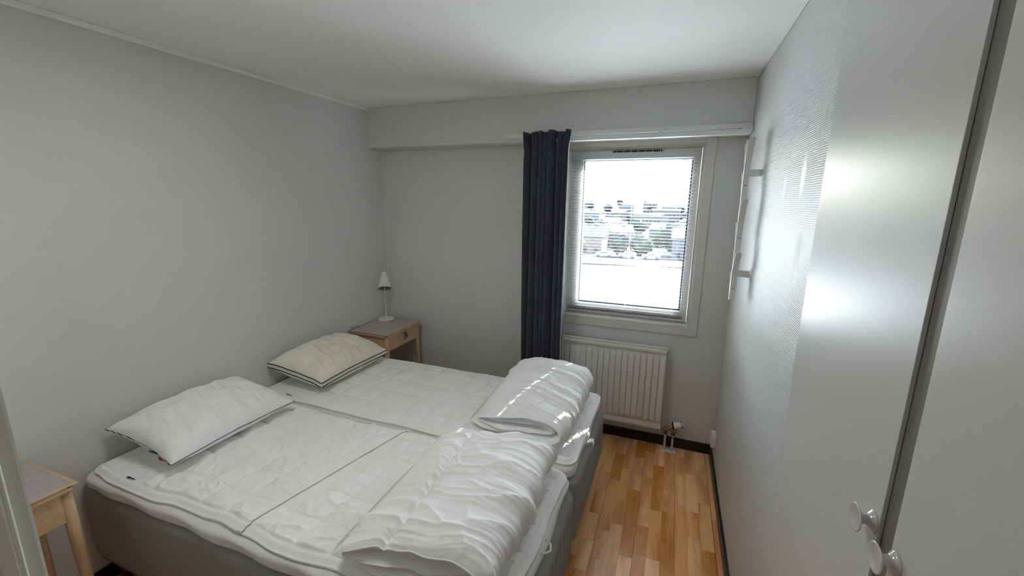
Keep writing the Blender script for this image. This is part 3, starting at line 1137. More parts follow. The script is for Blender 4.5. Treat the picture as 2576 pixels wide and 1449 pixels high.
# ------------------------------------------------------------------ lamp on the far nightstand
NZ = 0.7314
lp = empty('table_lamp', (0.100, 2.782, NZ))
tag(lp, 'small white table lamp with a cone shade on the far nightstand', 'lamp')
b = bmesh.new()
lathe(b, [(0, 0.0), (0.060, 0.0), (0.062, 0.002), (0.062, 0.014), (0.060, 0.017), (0.057, 0.018), (0.010, 0.0195), (0, 0.0195)], (0, 0, 0), (0, 0, 1), 48)
obj('base', b, M['lamp'], lp, True)
b = bmesh.new()
lathe(b, [(0.010, 0.019), (0.0075, 0.030), (0.0050, 0.055), (0.0036, 0.09), (0.0032, 0.16), (0.0032, 0.325)], (0, 0, 0), (0, 0, 1), 16)
obj('stem', b, M['lamp'], lp, True)
# the shade is tipped so that its mouth faces down into the room
sh_dir = Vector((0.30, -0.40, -0.86)).normalized()
top = Vector((-0.024, 0.032, 0.397))
b = bmesh.new()
lathe(b, [(0.0, -0.0), (0.013, 0.0), (0.017, 0.003), (0.0195, 0.010), (0.054, 0.143), (0.0545, 0.144), (0.053, 0.1435)], top, sh_dir, 40)
sh = obj('lamp_shade', b, M['lamp'], lp, True)
b = bmesh.new()
lathe(b, [(0.053, 0.1435), (0.032, 0.07), (0.018, 0.012), (0, 0.010)], top, sh_dir, 40)
obj('shade_lining', b, M['lamp_in'], sh, True)
b = bmesh.new()
lathe(b, [(0.005, 0.01), (0.012, 0.018), (0.012, 0.045), (0.016, 0.055), (0.022, 0.078), (0.019, 0.098), (0, 0.106)], top, sh_dir, 20)
obj('bulb', b, M['trim'], sh, True)
# its cord and inline switch
cd = empty('lamp_cord', (0.05, 2.72, NZ))
tag(cd, 'thin pale lamp cord with a teal inline switch on far nightstand', 'cord')
b = bmesh.new()
P0 = [(-0.012, 0.06, 0.004), (-0.030, 0.02, 0.003), (-0.038, -0.03, 0.003), (-0.036, -0.10, 0.005), (-0.034, -0.15, 0.008), (-0.034, -0.19, 0.010)]
tube(b, P0, 0.0022, 8)
P1 = [(-0.034, -0.235, 0.008), (-0.036, -0.27, 0.004), (-0.0405, -0.288, -0.004), (-0.043, -0.300, -0.04), (-0.043, -0.300, -0.15), (-0.043, -0.30, -0.55), (-0.040, -0.26, NZ * -1 + 0.005 + 0.0)]
tube(b, P1, 0.0022, 8)
obj('cable', b, M['cord'], cd, True)
b = bmesh.new()
t = bmesh.new()
box(t, -0.009, 0.009, -0.026, 0.026, -0.006, 0.007, 0.004, 3)
merge(b, t, Matrix.Translation((-0.034, -0.212, 0.0085)) @ Matrix.Rotation(math.radians(3), 4, 'Z'))
obj('switch', b, M['teal'], cd, True)

# cords on the floor by the near nightstand
b = bmesh.new()
tube(b, [(0.05, 0.70, 0.004), (0.12, 0.76, 0.004), (0.17, 0.86, 0.004), (0.16, 0.98, 0.004), (0.10, 1.08, 0.004)], 0.003, 8)
fc = obj('floor_cord', b, M['cord'], None, True)
tag(fc, 'thin white cord on the dark floor beneath the near bed', 'cord')
b = bmesh.new()
tube(b, [(0.10, 0.66, 0.004), (0.18, 0.74, 0.004), (0.25, 0.83, 0.004), (0.27, 0.95, 0.004)], 0.003, 8)
fc = obj('floor_cord', b, M['cord'], None, True)
tag(fc, 'second white cord on the floor, nearest to the nightstand leg', 'cord')


# ------------------------------------------------------------------ beds
def outline(x0, x1, y0, y1, r, step):
    """closed rounded-rectangle outline with outward normals"""
    P, N = [], []

    def seg(a, b, n):
        k = max(2, int(math.dist(a, b) / step))
        for i in range(k):
            t = i / k
            P.append((a[0] + (b[0] - a[0]) * t, a[1] + (b[1] - a[1]) * t))
            N.append(n)

    def arc(cx, cy, a0):
        k = max(4, int(r * PI / 2 / step))
        for i in range(k):
            a = a0 + PI / 2 * i / k
            P.append((cx + r * math.cos(a), cy + r * math.sin(a)))
            N.append((math.cos(a), math.sin(a)))
    seg((x1, y0 + r), (x1, y1 - r), (1, 0))
    arc(x1 - r, y1 - r, 0)
    seg((x1 - r, y1), (x0 + r, y1), (0, 1))
    arc(x0 + r, y1 - r, PI / 2)
    seg((x0, y1 - r), (x0, y0 + r), (-1, 0))
    arc(x0 + r, y0 + r, PI)
    seg((x0 + r, y0), (x1 - r, y0), (0, -1))
    arc(x1 - r, y0 + r, 3 * PI / 2)
    return np.array(P), np.array(N)


def slab(name, x0, x1, y0, y1, z0, z1, r, re, step, disp, m, parent):
    """soft upholstered slab; disp(P, N, z) gives the outward bulge"""
    P, N = outline(x0, x1, y0, y1, r, step)
    zl, ins = [], []
    for i in range(7):
        a = PI / 2 * i / 6
        zl.append(z0 + re * (1 - math.sin(a)) if False else z0 + re - re * math.cos(a))
        ins.append(re - re * math.sin(a))
    nz = max(3, int((z1 - z0 - 2 * re) / 0.012))
    for i in range(1, nz):
        zl.append(z0 + re + (z1 - z0 - 2 * re) * i / nz)
        ins.append(0)
    for i in range(7):
        a = PI / 2 * i / 6
        zl.append(z1 - re + re * math.sin(a))
        ins.append(re - re * math.cos(a))
    rows = []
    for z, i_ in zip(zl, ins):
        dd = disp(P, N, z)[:, None]
        xy = P + N * (dd - i_)
        rows.append(np.concatenate([xy, np.full((len(P), 1), z)], 1))
    V = np.concatenate(rows)
    F = [tuple(f) for f in grid_faces(len(rows), len(P), wrap_v=True, flip=True)]
    F = [f[::-1] for f in F]
    n = len(P)
    F.append(tuple(range(n))[::-1])
    F.append(tuple(range((len(rows) - 1) * n, len(rows) * n)))
    return obj(name, np_mesh(name, V, F, True), m, parent, True)


def bed(label, y0, y1, seed):
    bd = empty('bed', (0.985, (y0 + y1) / 2, 0))
    tag(bd, label, 'bed', 'pair of single box beds')
    bx0, bx1 = -0.975, 0.985
    yy0, yy1 = -(y1 - y0) / 2, (y1 - y0) / 2
    rng = random.Random(seed)

    def dsp(P, N, z):
        zz_ = z - 0.165
        bulge = 0.006 * math.sin(min(1, max(0, zz_ / 0.35)) * PI)
        d = np.full(len(P), bulge) + 0.003 * (fbm(P[:, 0] * 3, P[:, 1] * 3 + z * 3, seed) - 0.5)
        foot = np.clip(N[:, 0], 0, 1) ** 2
        # quilted vertical channels with arched tops on the foot end
        c = ((P[:, 1] - yy0 - 0.02) / 0.058)
        fr = c - np.floor(c)
        top_ = 0.468 - 0.030 * (np.abs(fr - 0.5) * 2) ** 2 - 0.010 * (np.floor(c) % 2)
        rib = np.abs(np.sin(PI * c)) ** 0.75
        inside = smooth01((top_ - z) / 0.010)
        d = d + foot * (inside * (0.013 * rib - 0.009) + (1 - inside) * 0.004)
        return d
    bo = slab('box_mattress', bx0, bx1, yy0, yy1, 0.165, 0.508, 0.055, 0.035, 0.0055, dsp, M['bedfoot'], bd)
    # darker side fabric band below a welt on the long side
    P, N = outline(bx0, bx1, yy0, yy1, 0.055, 0.02)
    obj('base_frame', bx(bx0 + 0.02, bx1 - 0.025, yy0 + 0.02, yy1 - 0.02, 0.135, 0.170, 0.004, 1), M['bedbox'], bd)
    for (sx, sy) in ((-1, -1), (-1, 1), (1, -1), (1, 1)):
        b = bmesh.new()
        lathe(b, [(0, 0.0), (0.017, 0.0), (0.019, 0.003), (0.027, 0.137), (0, 0.137)], (0.0 + sx * 0.915, sy * (yy1 - 0.075), 0), (0, 0, 1), 20)
        obj('leg', b, M['leg_red'], bd, True)
    return bd


A0, A1 = 0.812, 1.606
B0, B1 = 1.622, 2.412
bedA = bed('grey single box bed nearest the camera, reddish legs', A0, A1, 4)
bedB = bed('grey single box bed farther away, toward the radiator', B0, B1, 9)
for c in bedA.children:
    if c.name.startswith('box_mattress'):
        c.data.materials.clear()
        c.data.materials.append(M['bedfoot'])


def topper(label, y0, y1, seed, zlow):
    def dsp(P, N, z):
        return 0.010 * (fbm(P[:, 0] * 3.2, P[:, 1] * 3.2, seed) - 0.4) + 0.004 * np.sin(P[:, 0] * 21 + P[:, 1] * 17 + z * 40)
    o = slab('mattress_topper', 0.018, 1.955, y0 + 0.003, y1 - 0.003, zlow, zlow + 0.048, 0.06, 0.015, 0.02, dsp, M['topper'], None)
    tag(o, label, 'mattress topper', 'thin white mattress toppers')
    return o


tA = topper('thin white mattress topper on the near bed, under the quilted pad', A0, A1, 21, 0.5085)
tB = topper('thin white mattress topper on the far bed, under the quilted pad', B0, B1, 33, 0.5085)


def quilt_pad(name, x0, x1, y0, y1, zt, seed, qx, qy, puff, wrinkle, pleat, nx, ny, edge_wave=0.006, th=0.010):
    """quilted pad: puffed squares, stitched grooves, wrinkles, soft edges draping over the mattress"""
    S = np.linspace(0, 1, nx)[:, None] * np.ones((1, ny))
    T = np.ones((nx, 1)) * np.linspace(0, 1, ny)[None, :]
    Lx, Ly = x1 - x0, y1 - y0
    zadd = np.zeros_like(S)
    U = S * Lx
    if pleat:
        # the pad is folded over itself across the bed: go forward, back, forward
        fx, back = pleat
        Ltot = Lx + 2 * back
        q = S * Ltot
        f1, f2 = fx, fx + back
        skew = 0.16 * (T - 0.0)
        a1 = f1 + skew
        a2 = a1 + back
        U = np.where(q < a1, q, np.where(q < a2, 2 * a1 - q, q - 2 * back))
        lift = 0.0075
        k1 = smooth01((q - (a1 - 0.30)) / 0.30)
        k2 = smooth01((q - a1) / back)
        zadd = np.where(q < a1, lift * k1, np.where(q < a2, lift * (1 - k2), 0.0))
        S2 = q
    else:
        S2 = S * Lx
    X = x0 + U
    Yw = y0 + T * Ly
    # round the plan corners
    r = 0.055
    cx = np.clip(X, x0 + r, x1 - r)
    cy_ = np.clip(Yw, y0 + r, y1 - r)
    dx, dy = X - cx, Yw - cy_
    dm = np.maximum(np.abs(dx), np.abs(dy))
    ln = np.hypot(dx, dy) + 1e-9
    X = cx + dx * dm / ln
    Yw = cy_ + dy * dm / ln
    # wavy outline
    ew = edge_wave * (fbm(S2 * 5, T * 0 + seed, seed, 2) - 0.5) * 2
    near = smooth01(1 - T / 0.25)
    far = smooth01(1 - (1 - T) / 0.25)
    Yw = Yw + ew * near - ew * far * 0.8
    X = X + edge_wave * (fbm(T * 4, S * 0 + 3, seed + 5, 2) - 0.5) * smooth01((S - 0.85) / 0.15)
    # stitching
    cxq = S2 / qx + 0.12 * np.sin(T * 6 + seed)
    cyq = T * Ly / qy
    g1 = np.abs(np.sin(PI * cxq))
    g2 = np.abs(np.sin(PI * cyq))
    edge_d = np.minimum(np.minimum(S2, S2.max() - S2), np.minimum(T * Ly, (1 - T) * Ly))
    inner = smooth01((edge_d - 0.028) / 0.01)
    head = smooth01((S2 - 0.33) / 0.02)                       # plain end by the pillow
    p = puff * ((g1 ** 0.5) * (g2 ** 0.5)) - 0.0035 * np.exp(-(np.minimum(g1, g2) / 0.07) ** 2)
    p = p * (0.25 + 0.75 * head)
    # wrinkles: shallow folds pulled between stitches
    w1 = fbm(S2 * 22 + 3 * vnoise(S2 * 5, T * 5, seed), T * Ly * 15, seed + 3, 3) - 0.5
    w2 = ridge(S2 * 12 + 5 * T, T * Ly * 17 - 6 * S2, seed + 9)
    w3 = ridge(S2 * 34 - T * 9, T * Ly * 11 + S2 * 6, seed + 19)
    rough_ = 0.35 + 0.65 * fbm(S2 * 2.2, T * 2.2, seed + 40, 2)
    wr_ = wrinkle * rough_ * (1.1 * w1 + 0.75 * w2 + 0.35 * w3) * (0.35 + 0.65 * head)
    if pleat:                                                 # the cloth lies smooth along its fold
        dq = np.maximum(np.maximum(a1 - q, q - (a1 + 2 * back)), 0)
        calm = 0.08 + 0.92 * smooth01(dq / 0.07)
        p = puff * 0.6 * (1 - calm) + p * calm
        wr_ = wr_ * calm
    pucker = 0.0012 * np.sin(S2 * 260 + 5 * vnoise(S2 * 20, T * 9, seed)) * np.exp(-(g2 / 0.25) ** 2) * (wrinkle > 0.003)
    border = 0.005 * np.exp(-((edge_d - 0.018) / 0.011) ** 2)
    Zt = zt + p * inner + wr_ * inner + pucker * inner + border + zadd
    if pleat:
        Zt = zt + (Zt - zt) * (1 - 0.35 * smooth01((X - 1.30) / 0.08))
    drop = 0.010 * (1 - smooth01(edge_d / 0.04)) ** 1.5
    Zt = Zt - drop
    thk = th * np.sqrt(np.clip(edge_d / 0.012, 0, 1))
    Zb = np.minimum(Zt - thk, zt - 0.0215)
    if pleat:
        Zb = np.where((S2 > a1 - 0.02) & (S2 < a2 + 0.02), Zt - thk, Zb)
    V1 = np.stack([X, Yw, Zt], -1).reshape(-1, 3)
    V2 = np.stack([X, Yw, Zb], -1).reshape(-1, 3)
    n = nx * ny
    F1 = grid_faces(nx, ny)
    F2 = grid_faces(nx, ny, off=n, flip=True)
    ring = list(range(0, ny)) + [i * ny + ny - 1 for i in range(1, nx)] + [(nx - 1) * ny + j for j in range(ny - 2, -1, -1)] + [i * ny for i in range(nx - 2, 0, -1)]
    F3 = []
    for a, b_ in zip(ring, ring[1:] + ring[:1]):
        F3.append((b_, a, a + n, b_ + n))
    me = np_mesh(name, np.concatenate([V1, V2]), np.concatenate([F1, F2, np.array(F3)]), True)
    o = obj(name, me, M['pad'], None, True)
    # binding tape around the edge
    b = bmesh.new()
    rv = [V1[i] * 0.8 + V2[i] * 0.2 for i in ring][::2]
    tube(b, rv, 0.0034, 6, closed=True)
    obj('edge_binding', b, M['pad'], o, True)
    return o


padB = quilt_pad('quilted_pad', 0.022, 1.955, B0 + 0.028, B1 - 0.004, 0.5790, 50, 0.123, 0.150, 0.0130, 0.0040, None, 520, 230, 0.008)
tag(padB, 'flat quilted white mattress pad on the far bed', 'mattress pad', 'quilted mattress pads')
padA = quilt_pad('quilted_pad', 0.035, 1.940, A0 + 0.032, A1 - 0.006, 0.5790, 70, 0.135, 0.135, 0.0140, 0.0170, (0.93, 0.026), 560, 250, 0.024)
tag(padA, 'rumpled quilted white mattress pad on the near bed, folded over midway', 'mattress pad', 'quilted mattress pads')


def script_mark(cx_, cy_, cz_, rot, L, parent, seed):
    """small illegible embroidered wordmark on a pad edge"""
    rr = random.Random(seed)
    b = bmesh.new()
    n = 6
    for i in range(n):
        u = -L / 2 + L * i / n
        hgt = 0.010 if i < 2 else 0.0055
        t = bmesh.new()
        box(t, u, u + L / n * 0.78, -hgt / 2, hgt / 2 * (0.6 + 0.4 * rr.random()), 0, 0.0008)
        merge(b, t)
    t = bmesh.new()
    box(t, -L / 2, L / 2, -0.0012, 0.0012, 0, 0.0008)
    merge(b, t)
    b.transform(Matrix.Translation((cx_, cy_, cz_)) @ Matrix.Rotation(rot, 4, 'Z'))
    o = obj('label_mark', b, M['ink'], parent)
    tag(o, 'dark blue embroidered mark')
    return o


script_mark(0.290, 0.868, 0.5865, math.radians(2), 0.045, padA, 1)
script_mark(0.255, 1.668, 0.5865, math.radians(-3), 0.045, padB, 2)
# elastic corner tab at the near bed's foot
b = bmesh.new()
tube(b, [(1.955, 1.15, 0.565), (1.975, 1.165, 0.560), (1.982, 1.185, 0.555), (1.975, 1.205, 0.560), (1.955, 1.215, 0.565)], 0.004, 8)
obj('elastic_loop', b, M['cord'], padA, True)


# ------------------------------------------------------------------ pillows
def pillow(name, cx_, cy_, zb_, lx, ly, h, tilt_, seed, m, gusset=0.0, pinch=0.07):
    n = 90
    u = np.linspace(-1, 1, n)
    S = u[:, None] * np.ones((1, n))
    T = np.ones((n, 1)) * u[None, :]
    px = S * (1 - pinch * (1 - T ** 2) * np.abs(S) ** 3 * -1 * -1)
    X = lx / 2 * S * (1 - pinch * (1 - T ** 2) * np.abs(S) ** 2)
    Yw = ly / 2 * T * (1 - pinch * (1 - S ** 2) * np.abs(T) ** 2)
    e = np.clip((1 - np.abs(S) ** 2.4), 0, 1) * np.clip((1 - np.abs(T) ** 2.6), 0, 1)
    prof = e ** 0.46
    wr1 = fbm(S * 3.2 + 1.2 * T, T * 4.5, seed, 3) - 0.5
    wr2 = ridge(S * 2.4 - 0.8 * T, T * 5.5 + S, seed + 5)
    # puckers running in from the front seam
    fr = smooth01((S - 0.25) / 0.6)
    wr3 = ridge(S * 1.3, T * 9 + 0.8 * S, seed + 8) * fr * (1 - np.clip(S, 0, 1) ** 8)
    Zt = h * 0.56 * prof + (0.020 * wr1 + 0.012 * wr2 + 0.018 * wr3) * np.clip(e * 1.6, 0, 1) + gusset / 2
    Zb = -h * 0.44 * (e ** 0.5) - gusset / 2 + 0.004 * wr1 * np.clip(e * 3, 0, 1)
    # sagging corners and wavy seam line
    seam = 0.006 * (fbm(S * 3, T * 3, seed + 2, 2) - 0.5)
    Zt += seam
    Zb += seam
    V1 = np.stack([X, Yw, Zt], -1).reshape(-1, 3)
    V2 = np.stack([X, Yw, Zb], -1).reshape(-1, 3)
    R_ = np.array(Euler((0, tilt_, 0)).to_matrix())
    V1 = V1 @ R_.T
    V2 = V2 @ R_.T
    zmin = V2[:, 2].min()
    off = np.array([cx_, cy_, zb_ - zmin])
    V1 = V1 + off
    V2 = V2 + off
    # where the underside would sink below the pad it is pressed flat on it
    V2[:, 2] = np.maximum(V2[:, 2], zb_)
    V1[:, 2] = np.maximum(V1[:, 2], V2[:, 2] + 0.0005)
    ring = list(range(0, n)) + [i * n + n - 1 for i in range(1, n)] + [(n - 1) * n + j for j in range(n - 2, -1, -1)] + [i * n for i in range(n - 2, 0, -1)]
    N_ = n * n
    F3 = [(b_, a, a + N_, b_ + N_) for a, b_ in zip(ring, ring[1:] + ring[:1])]
    F = np.concatenate([grid_faces(n, n), grid_faces(n, n, off=N_, flip=True), np.array(F3)])
    Vall = np.concatenate([V1, V2])
    c0 = np.array([cx_, cy_, zb_])
    o = obj(name, np_mesh(name, Vall - c0, F, True), m, None, True)
    o.location = c0
    me = o.data
    return o, [V1[i] - c0 for i in ring], [V2[i] - c0 for i in ring]


PADZ = 0.592
pA, r1, r2 = pillow('pillow', 0.252, 1.222, PADZ + 0.012, 0.43, 0.60, 0.165, math.radians(9), 3, M['pillow_w'])
tag(pA, 'white pillow with braided dark piping at the head of the near bed', 'pillow')
b = bmesh.new()
tube(b, [(a + c) / 2 for a, c in zip(r1, r2)][::2], 0.0030, 6, closed=True)
obj('piping', b, M['braid'], pA, True)
# care tag on the near side seam
mid = [(a + c) / 2 for a, c in zip(r1, r2)]
near = [p for p in mid if p[1] < -0.27 * 1.0]
near.sort(key=lambda p: p[0])
tg = bmesh.new()
pt = min(near, key=lambda p: abs(p[0] - 0.135))
obj_stripes = []
for i in range(5):
    stripe_x = pt[0] - 0.014 + i * 0.0056
    obj_stripes.append(bx(stripe_x, stripe_x + 0.0032, pt[1] - 0.0045, pt[1] - 0.0035, pt[2] - 0.012, pt[2] + 0.004))
box(tg, pt[0] - 0.015, pt[0] + 0.014, pt[1] - 0.0035, pt[1] - 0.0025, pt[2] - 0.013, pt[2] + 0.005)
lt = obj('care_tag', tg, M['cord'], pA)
tag(lt, 'white tag with red stripes')
for sb_ in obj_stripes:
    obj('stripe', sb_, M['red'], lt)
t = bmesh.new()
pt2 = min(near, key=lambda p: abs(p[0] - 0.085))
box(t, pt2[0] - 0.03, pt2[0] + 0.026, pt2[1] - 0.005, pt2[1] - 0.004, pt2[2] - 0.004, pt2[2] + 0.0015)
obj('woven_mark', t, M['ink'], pA)

pB, r1, r2 = pillow('pillow', 0.245, 2.020, PADZ, 0.42, 0.60, 0.168, math.radians(8), 17, M['pillow_c'], gusset=0.026, pinch=0.05)
tag(pB, 'cream pillow with double dark piping at the head of the far bed', 'pillow')
b = bmesh.new()
tube(b, r1[::2], 0.0030, 6, closed=True)
obj('piping', b, M['pipe_dark'], pB, True)
b = bmesh.new()
tube(b, r2[::2], 0.0030, 6, closed=True)
obj('piping', b, M['pipe_dark'], pB, True)


# ------------------------------------------------------------------ rolled duvets
def duvet(name, x0, x1, y0, y1, zb_, hgt, seed, turns, th, wedge, wedge_far, wr_amp, seam=None, skew=0.0, phase=0.0):
    """a thick quilt rolled up flat: a sheet of thickness th swept along a flattened spiral"""
    NS, NT = 520, 380
    hw = (x1 - x0) / 2
    cx_ = (x0 + x1) / 2
    a0, b0 = hw - th / 2, hgt / 2 - th / 2
    # spiral centre line, outer end tucked at the bottom left, outer turn runs bottom -> right -> top -> left
    tt = np.linspace(0, 1, NS * 6)
    ang = phase + tt * turns * 2 * PI
    dl = (th * 1.13) * (ang - phase) / (2 * PI)
    ex = 2.0 / 2.9
    ca, sa = np.cos(ang), np.sin(ang)
    px = np.sign(ca) * np.abs(ca) ** ex * (a0 - dl)
    pz = np.sign(sa) * np.abs(sa) ** (2.0 / 2.2) * np.maximum(b0 - dl, 0.004)
    dseg = np.hypot(np.diff(px), np.diff(pz))
    cum = np.concatenate([[0], np.cumsum(dseg)])
    s_ = np.linspace(0, cum[-1], NS)
    px = np.interp(s_, cum, px)
    pz = np.interp(s_, cum, pz)
    # light smoothing of the path
    for _ in range(3):
        px[1:-1] = (px[:-2] + 2 * px[1:-1] + px[2:]) / 4
        pz[1:-1] = (pz[:-2] + 2 * pz[1:-1] + pz[2:]) / 4
    tx, tz = np.gradient(px), np.gradient(pz)
    ln = np.hypot(tx, tz)
    nx_, nz_ = tz / ln, -tx / ln           # outward for this direction of travel
    L = cum[-1]
    # cross section: flat loop in (y, normal)
    k = NT // 2
    yl = np.linspace(-1, 1, k)
    yl = np.sign(yl) * (1 - (1 - np.abs(yl)) ** 1.25)
    prof = np.clip(1 - np.abs(yl) ** 11, 0, 1) ** 0.5
    yr = np.concatenate([yl, yl[::-1]])
    nr = np.concatenate([prof, -prof[::-1]]) * th / 2
    Yp = yr[None, :] * np.ones((NS, 1))
    Nn = nr[None, :] * np.ones((NS, 1))
    Ss = s_[:, None] * np.ones((1, 2 * k))
    outer = (np.arange(2 * k) < k)[None, :] * np.ones((NS, 1))
    yc, hy = (y0 + y1) / 2, (y1 - y0) / 2
    Yw = Yp * hy
    # wrinkles on the exposed outer turn
    per = 2 * (2 * a0 + 2 * b0)
    fade = smooth01((per * 1.05 - Ss) / 0.08)
    q = Yw
    wx = vnoise(Ss * 4, q * 5, seed)
    wz = vnoise(Ss * 5, q * 4, seed + 1)
    f1 = ridge(Ss * 2.6 + 1.0 * wx, q * 22 + 2.0 * wz, seed + 2)
    f2 = ridge(Ss * 4.5 + q * 4 + wx, q * 40 + 3 * wz, seed + 6) ** 1.3
    f3 = fbm(Ss * 6, q * 7, seed + 7, 3) - 0.5
    f4 = ridge(Ss * 4 - q * 6 + 2 * wz, q * 7 + Ss * 3.0, seed + 12) ** 1.4
    act = 0.45 + 1.1 * smooth01((fbm(Ss * 3.0, q * 3.0, seed + 50, 2) - 0.3) / 0.4)
    w = wr_amp * (act * (0.95 * f1 + 0.45 * f2) + 2.4 * f3 + 0.8 * f4)
    if seam is not None:
        sm_s, sm_amp = seam
        # gathered seam across the roll: a groove with puckers radiating from it
        ds = Ss - sm_s - 0.012 * np.sin(q * 9) - 0.006 * (vnoise(q * 60, Ss * 0, seed + 30) - 0.5)
        pk = ridge(Ss * 2.0 + 40, q * 30 + 1.5 * vnoise(q * 9, Ss * 4, seed + 31) + 2.0 * np.clip(ds, -1, 1), seed + 33)
        w = w * (0.55 + 0.45 * smooth01(np.abs(ds) / 0.05))
        w += sm_amp * pk * (np.exp(-np.abs(ds) / 0.13)) - 0.034 * np.exp(-(ds / 0.013) ** 2)
    edge = smooth01((1 - np.abs(Yp)) / 0.08)
    lf = smooth01(((px[:, None] + hw) / (2 * hw) - 0.03) / 0.16)
    Nn = Nn + w * fade * outer * (0.35 + 0.65 * edge) * (0.15 + 0.85 * lf)
    # the inner turns are shorter at the ends, so the spiral recedes a little
    rec = 1 - 0.07 * smooth01((Ss - per * 0.8) / (per * 0.3)) + 0.05 * smooth01((Ss - per * 0.8) / 0.1) * (fbm(Ss * 7, Ss * 0 + 2, seed + 15, 2) - 0.5)
    jag = 0.045 * (fbm(Ss * 6, Ss * 0 + 9, seed + 16, 3) - 0.5) * np.sign(Yp) * smooth01((np.abs(Yp) - 0.7) / 0.3)
    X = px[:, None] + nx_[:, None] * Nn
    Z = pz[:, None] + nz_[:, None] * Nn
    Z = Z + hgt / 2
    xr = (X + hw) / (2 * hw)
    wy = wedge + (wedge_far - wedge) * smooth01((Yp + 1) / 2)
    sag = wy + (1 - wy) * smooth01(np.clip(xr, 0, 1) * 1.15)
    crown = 1 - 0.10 * np.abs(Yp) ** 3 + 0.05 * (fbm(xr * 2, Yp * 1.5 + 3, seed + 20, 2) - 0.5)
    Z = Z * sag * crown
    Z = np.maximum(Z, 0.0)
    Yf = yc + Yw * rec + jag + skew * (0.5 - xr) * 1.0
    # keep thin layers apart where they are pressed on the pad
    V = np.stack([cx_ + X, Yf, zb_ + Z], -1).reshape(-1, 3)
    c0 = np.array([cx_, yc, zb_])
    F = [tuple(f) for f in grid_faces(NS, 2 * k, wrap_v=True)]
    n = 2 * k
    F.append(tuple(range(n)))
    F.append(tuple(range((NS - 1) * n, NS * n))[::-1])
    o = obj(name, np_mesh(name, V - c0, F, True), M['duvet'], None, True)
    o.location = c0
    # corded edge along the outer turn of the near side
    lim = int(NS * min(1.0, per * 1.9 / L))
    rim = V.reshape(NS, n, 3)[:lim, 0, :] - c0
    b = bmesh.new()
    tube(b, rim[::2] + np.array([0, -0.0015, 0]), 0.0026, 6)
    obj('edge_seam', b, M['duvet'], o, True)
    return o


dB = duvet('duvet', 1.385, 1.925, 1.700, 2.395, PADZ + 0.003, 0.212, 5, 2.15, 0.038, 0.50, 0.92, 0.0115, None, 0.10, phase=-PI * 0.93)
tag(dB, 'rolled white duvet at the foot of the far bed', 'duvet')
dA = duvet('duvet', 1.360, 1.930, 0.850, 1.520, PADZ + 0.010, 0.210, 12, 1.85, 0.044, 0.62, 0.80, 0.0150, (0.88, 0.026), -0.02, phase=-PI * 0.93)
tag(dA, 'rolled white duvet with a gathered seam at the foot of near bed', 'duvet')

# ------------------------------------------------------------------ outside the window
RZ = -1.10
obj_roof = empty('neighbouring_flat_roof', (2, 10, RZ))
tag(obj_roof, 'broad white flat roof just below the window', 'roof')
obj('roof_deck', bx(-26, 24, -6.6, 7.6, -0.30, 0.0), M['roof_white'], obj_roof)
obj('parapet', bx(-26, 24, 7.6, 7.9, -0.30, 0.12, 0.02, 1), M['roof_white'], obj_roof)
cw = empty('roof_vent', (4.0, 16.4, RZ))
tag(cw, 'small grey box vent standing on the white roof edge', 'roof vent')
obj('vent_box', bx(-0.3, 0.3, -0.3, 0.3, 0.0, 0.65, 0.02, 1), M['h_grey'], cw)
obj('vent_cap', bx(-0.38, 0.38, -0.38, 0.38, 0.65, 0.75, 0.02, 1), M['h_white'], cw)


def hz(y, x=0.0):
    """terrain height: valley below, hillside up to the skyline"""
    t = min(1.0, max(0.0, (y - 40) / 520.0))
    s_ = -0.172 + 0.186 * (t ** 0.72) + 0.004 * math.sin(x * 0.02 + y * 0.01)
    return 1.7 + y * s_


nx_, ny_ = 60, 60
V = []
for i in range(nx_):
    for j in range(ny_):
        y = 20 + 580 * (j / (ny_ - 1)) ** 1.5
        x = -330 + 600 * i / (nx_ - 1)
        V.append((x, y, hz(y, x)))
hill = obj('hillside', np_mesh('hillside', np.array(V), grid_faces(nx_, ny_)), M['hill'], None, True)
tag(hill, 'green hillside of the town seen through the blind', 'hill', kind='structure')
b = bmesh.new()
yr_ = [66 + 3 * math.sin(k * 0.5) for k in range(30)]
va, vb_ = [], []
for k in range(30):
    x = -60 + 130 * k / 29
    y = yr_[k] + 4
    va.append(b.verts.new((x, y, hz(y, x) + 0.15)))
    vb_.append(b.verts.new((x, y + 16, hz(y + 16, x) + 0.15)))
for k in range(29):
    b.faces.new((va[k], va[k + 1], vb_[k + 1], vb_[k]))
road = obj('road', b, M['road'], None)
tag(road, 'bluish road running below the hillside outside', 'road', kind='structure')

# houses
house_kinds = []


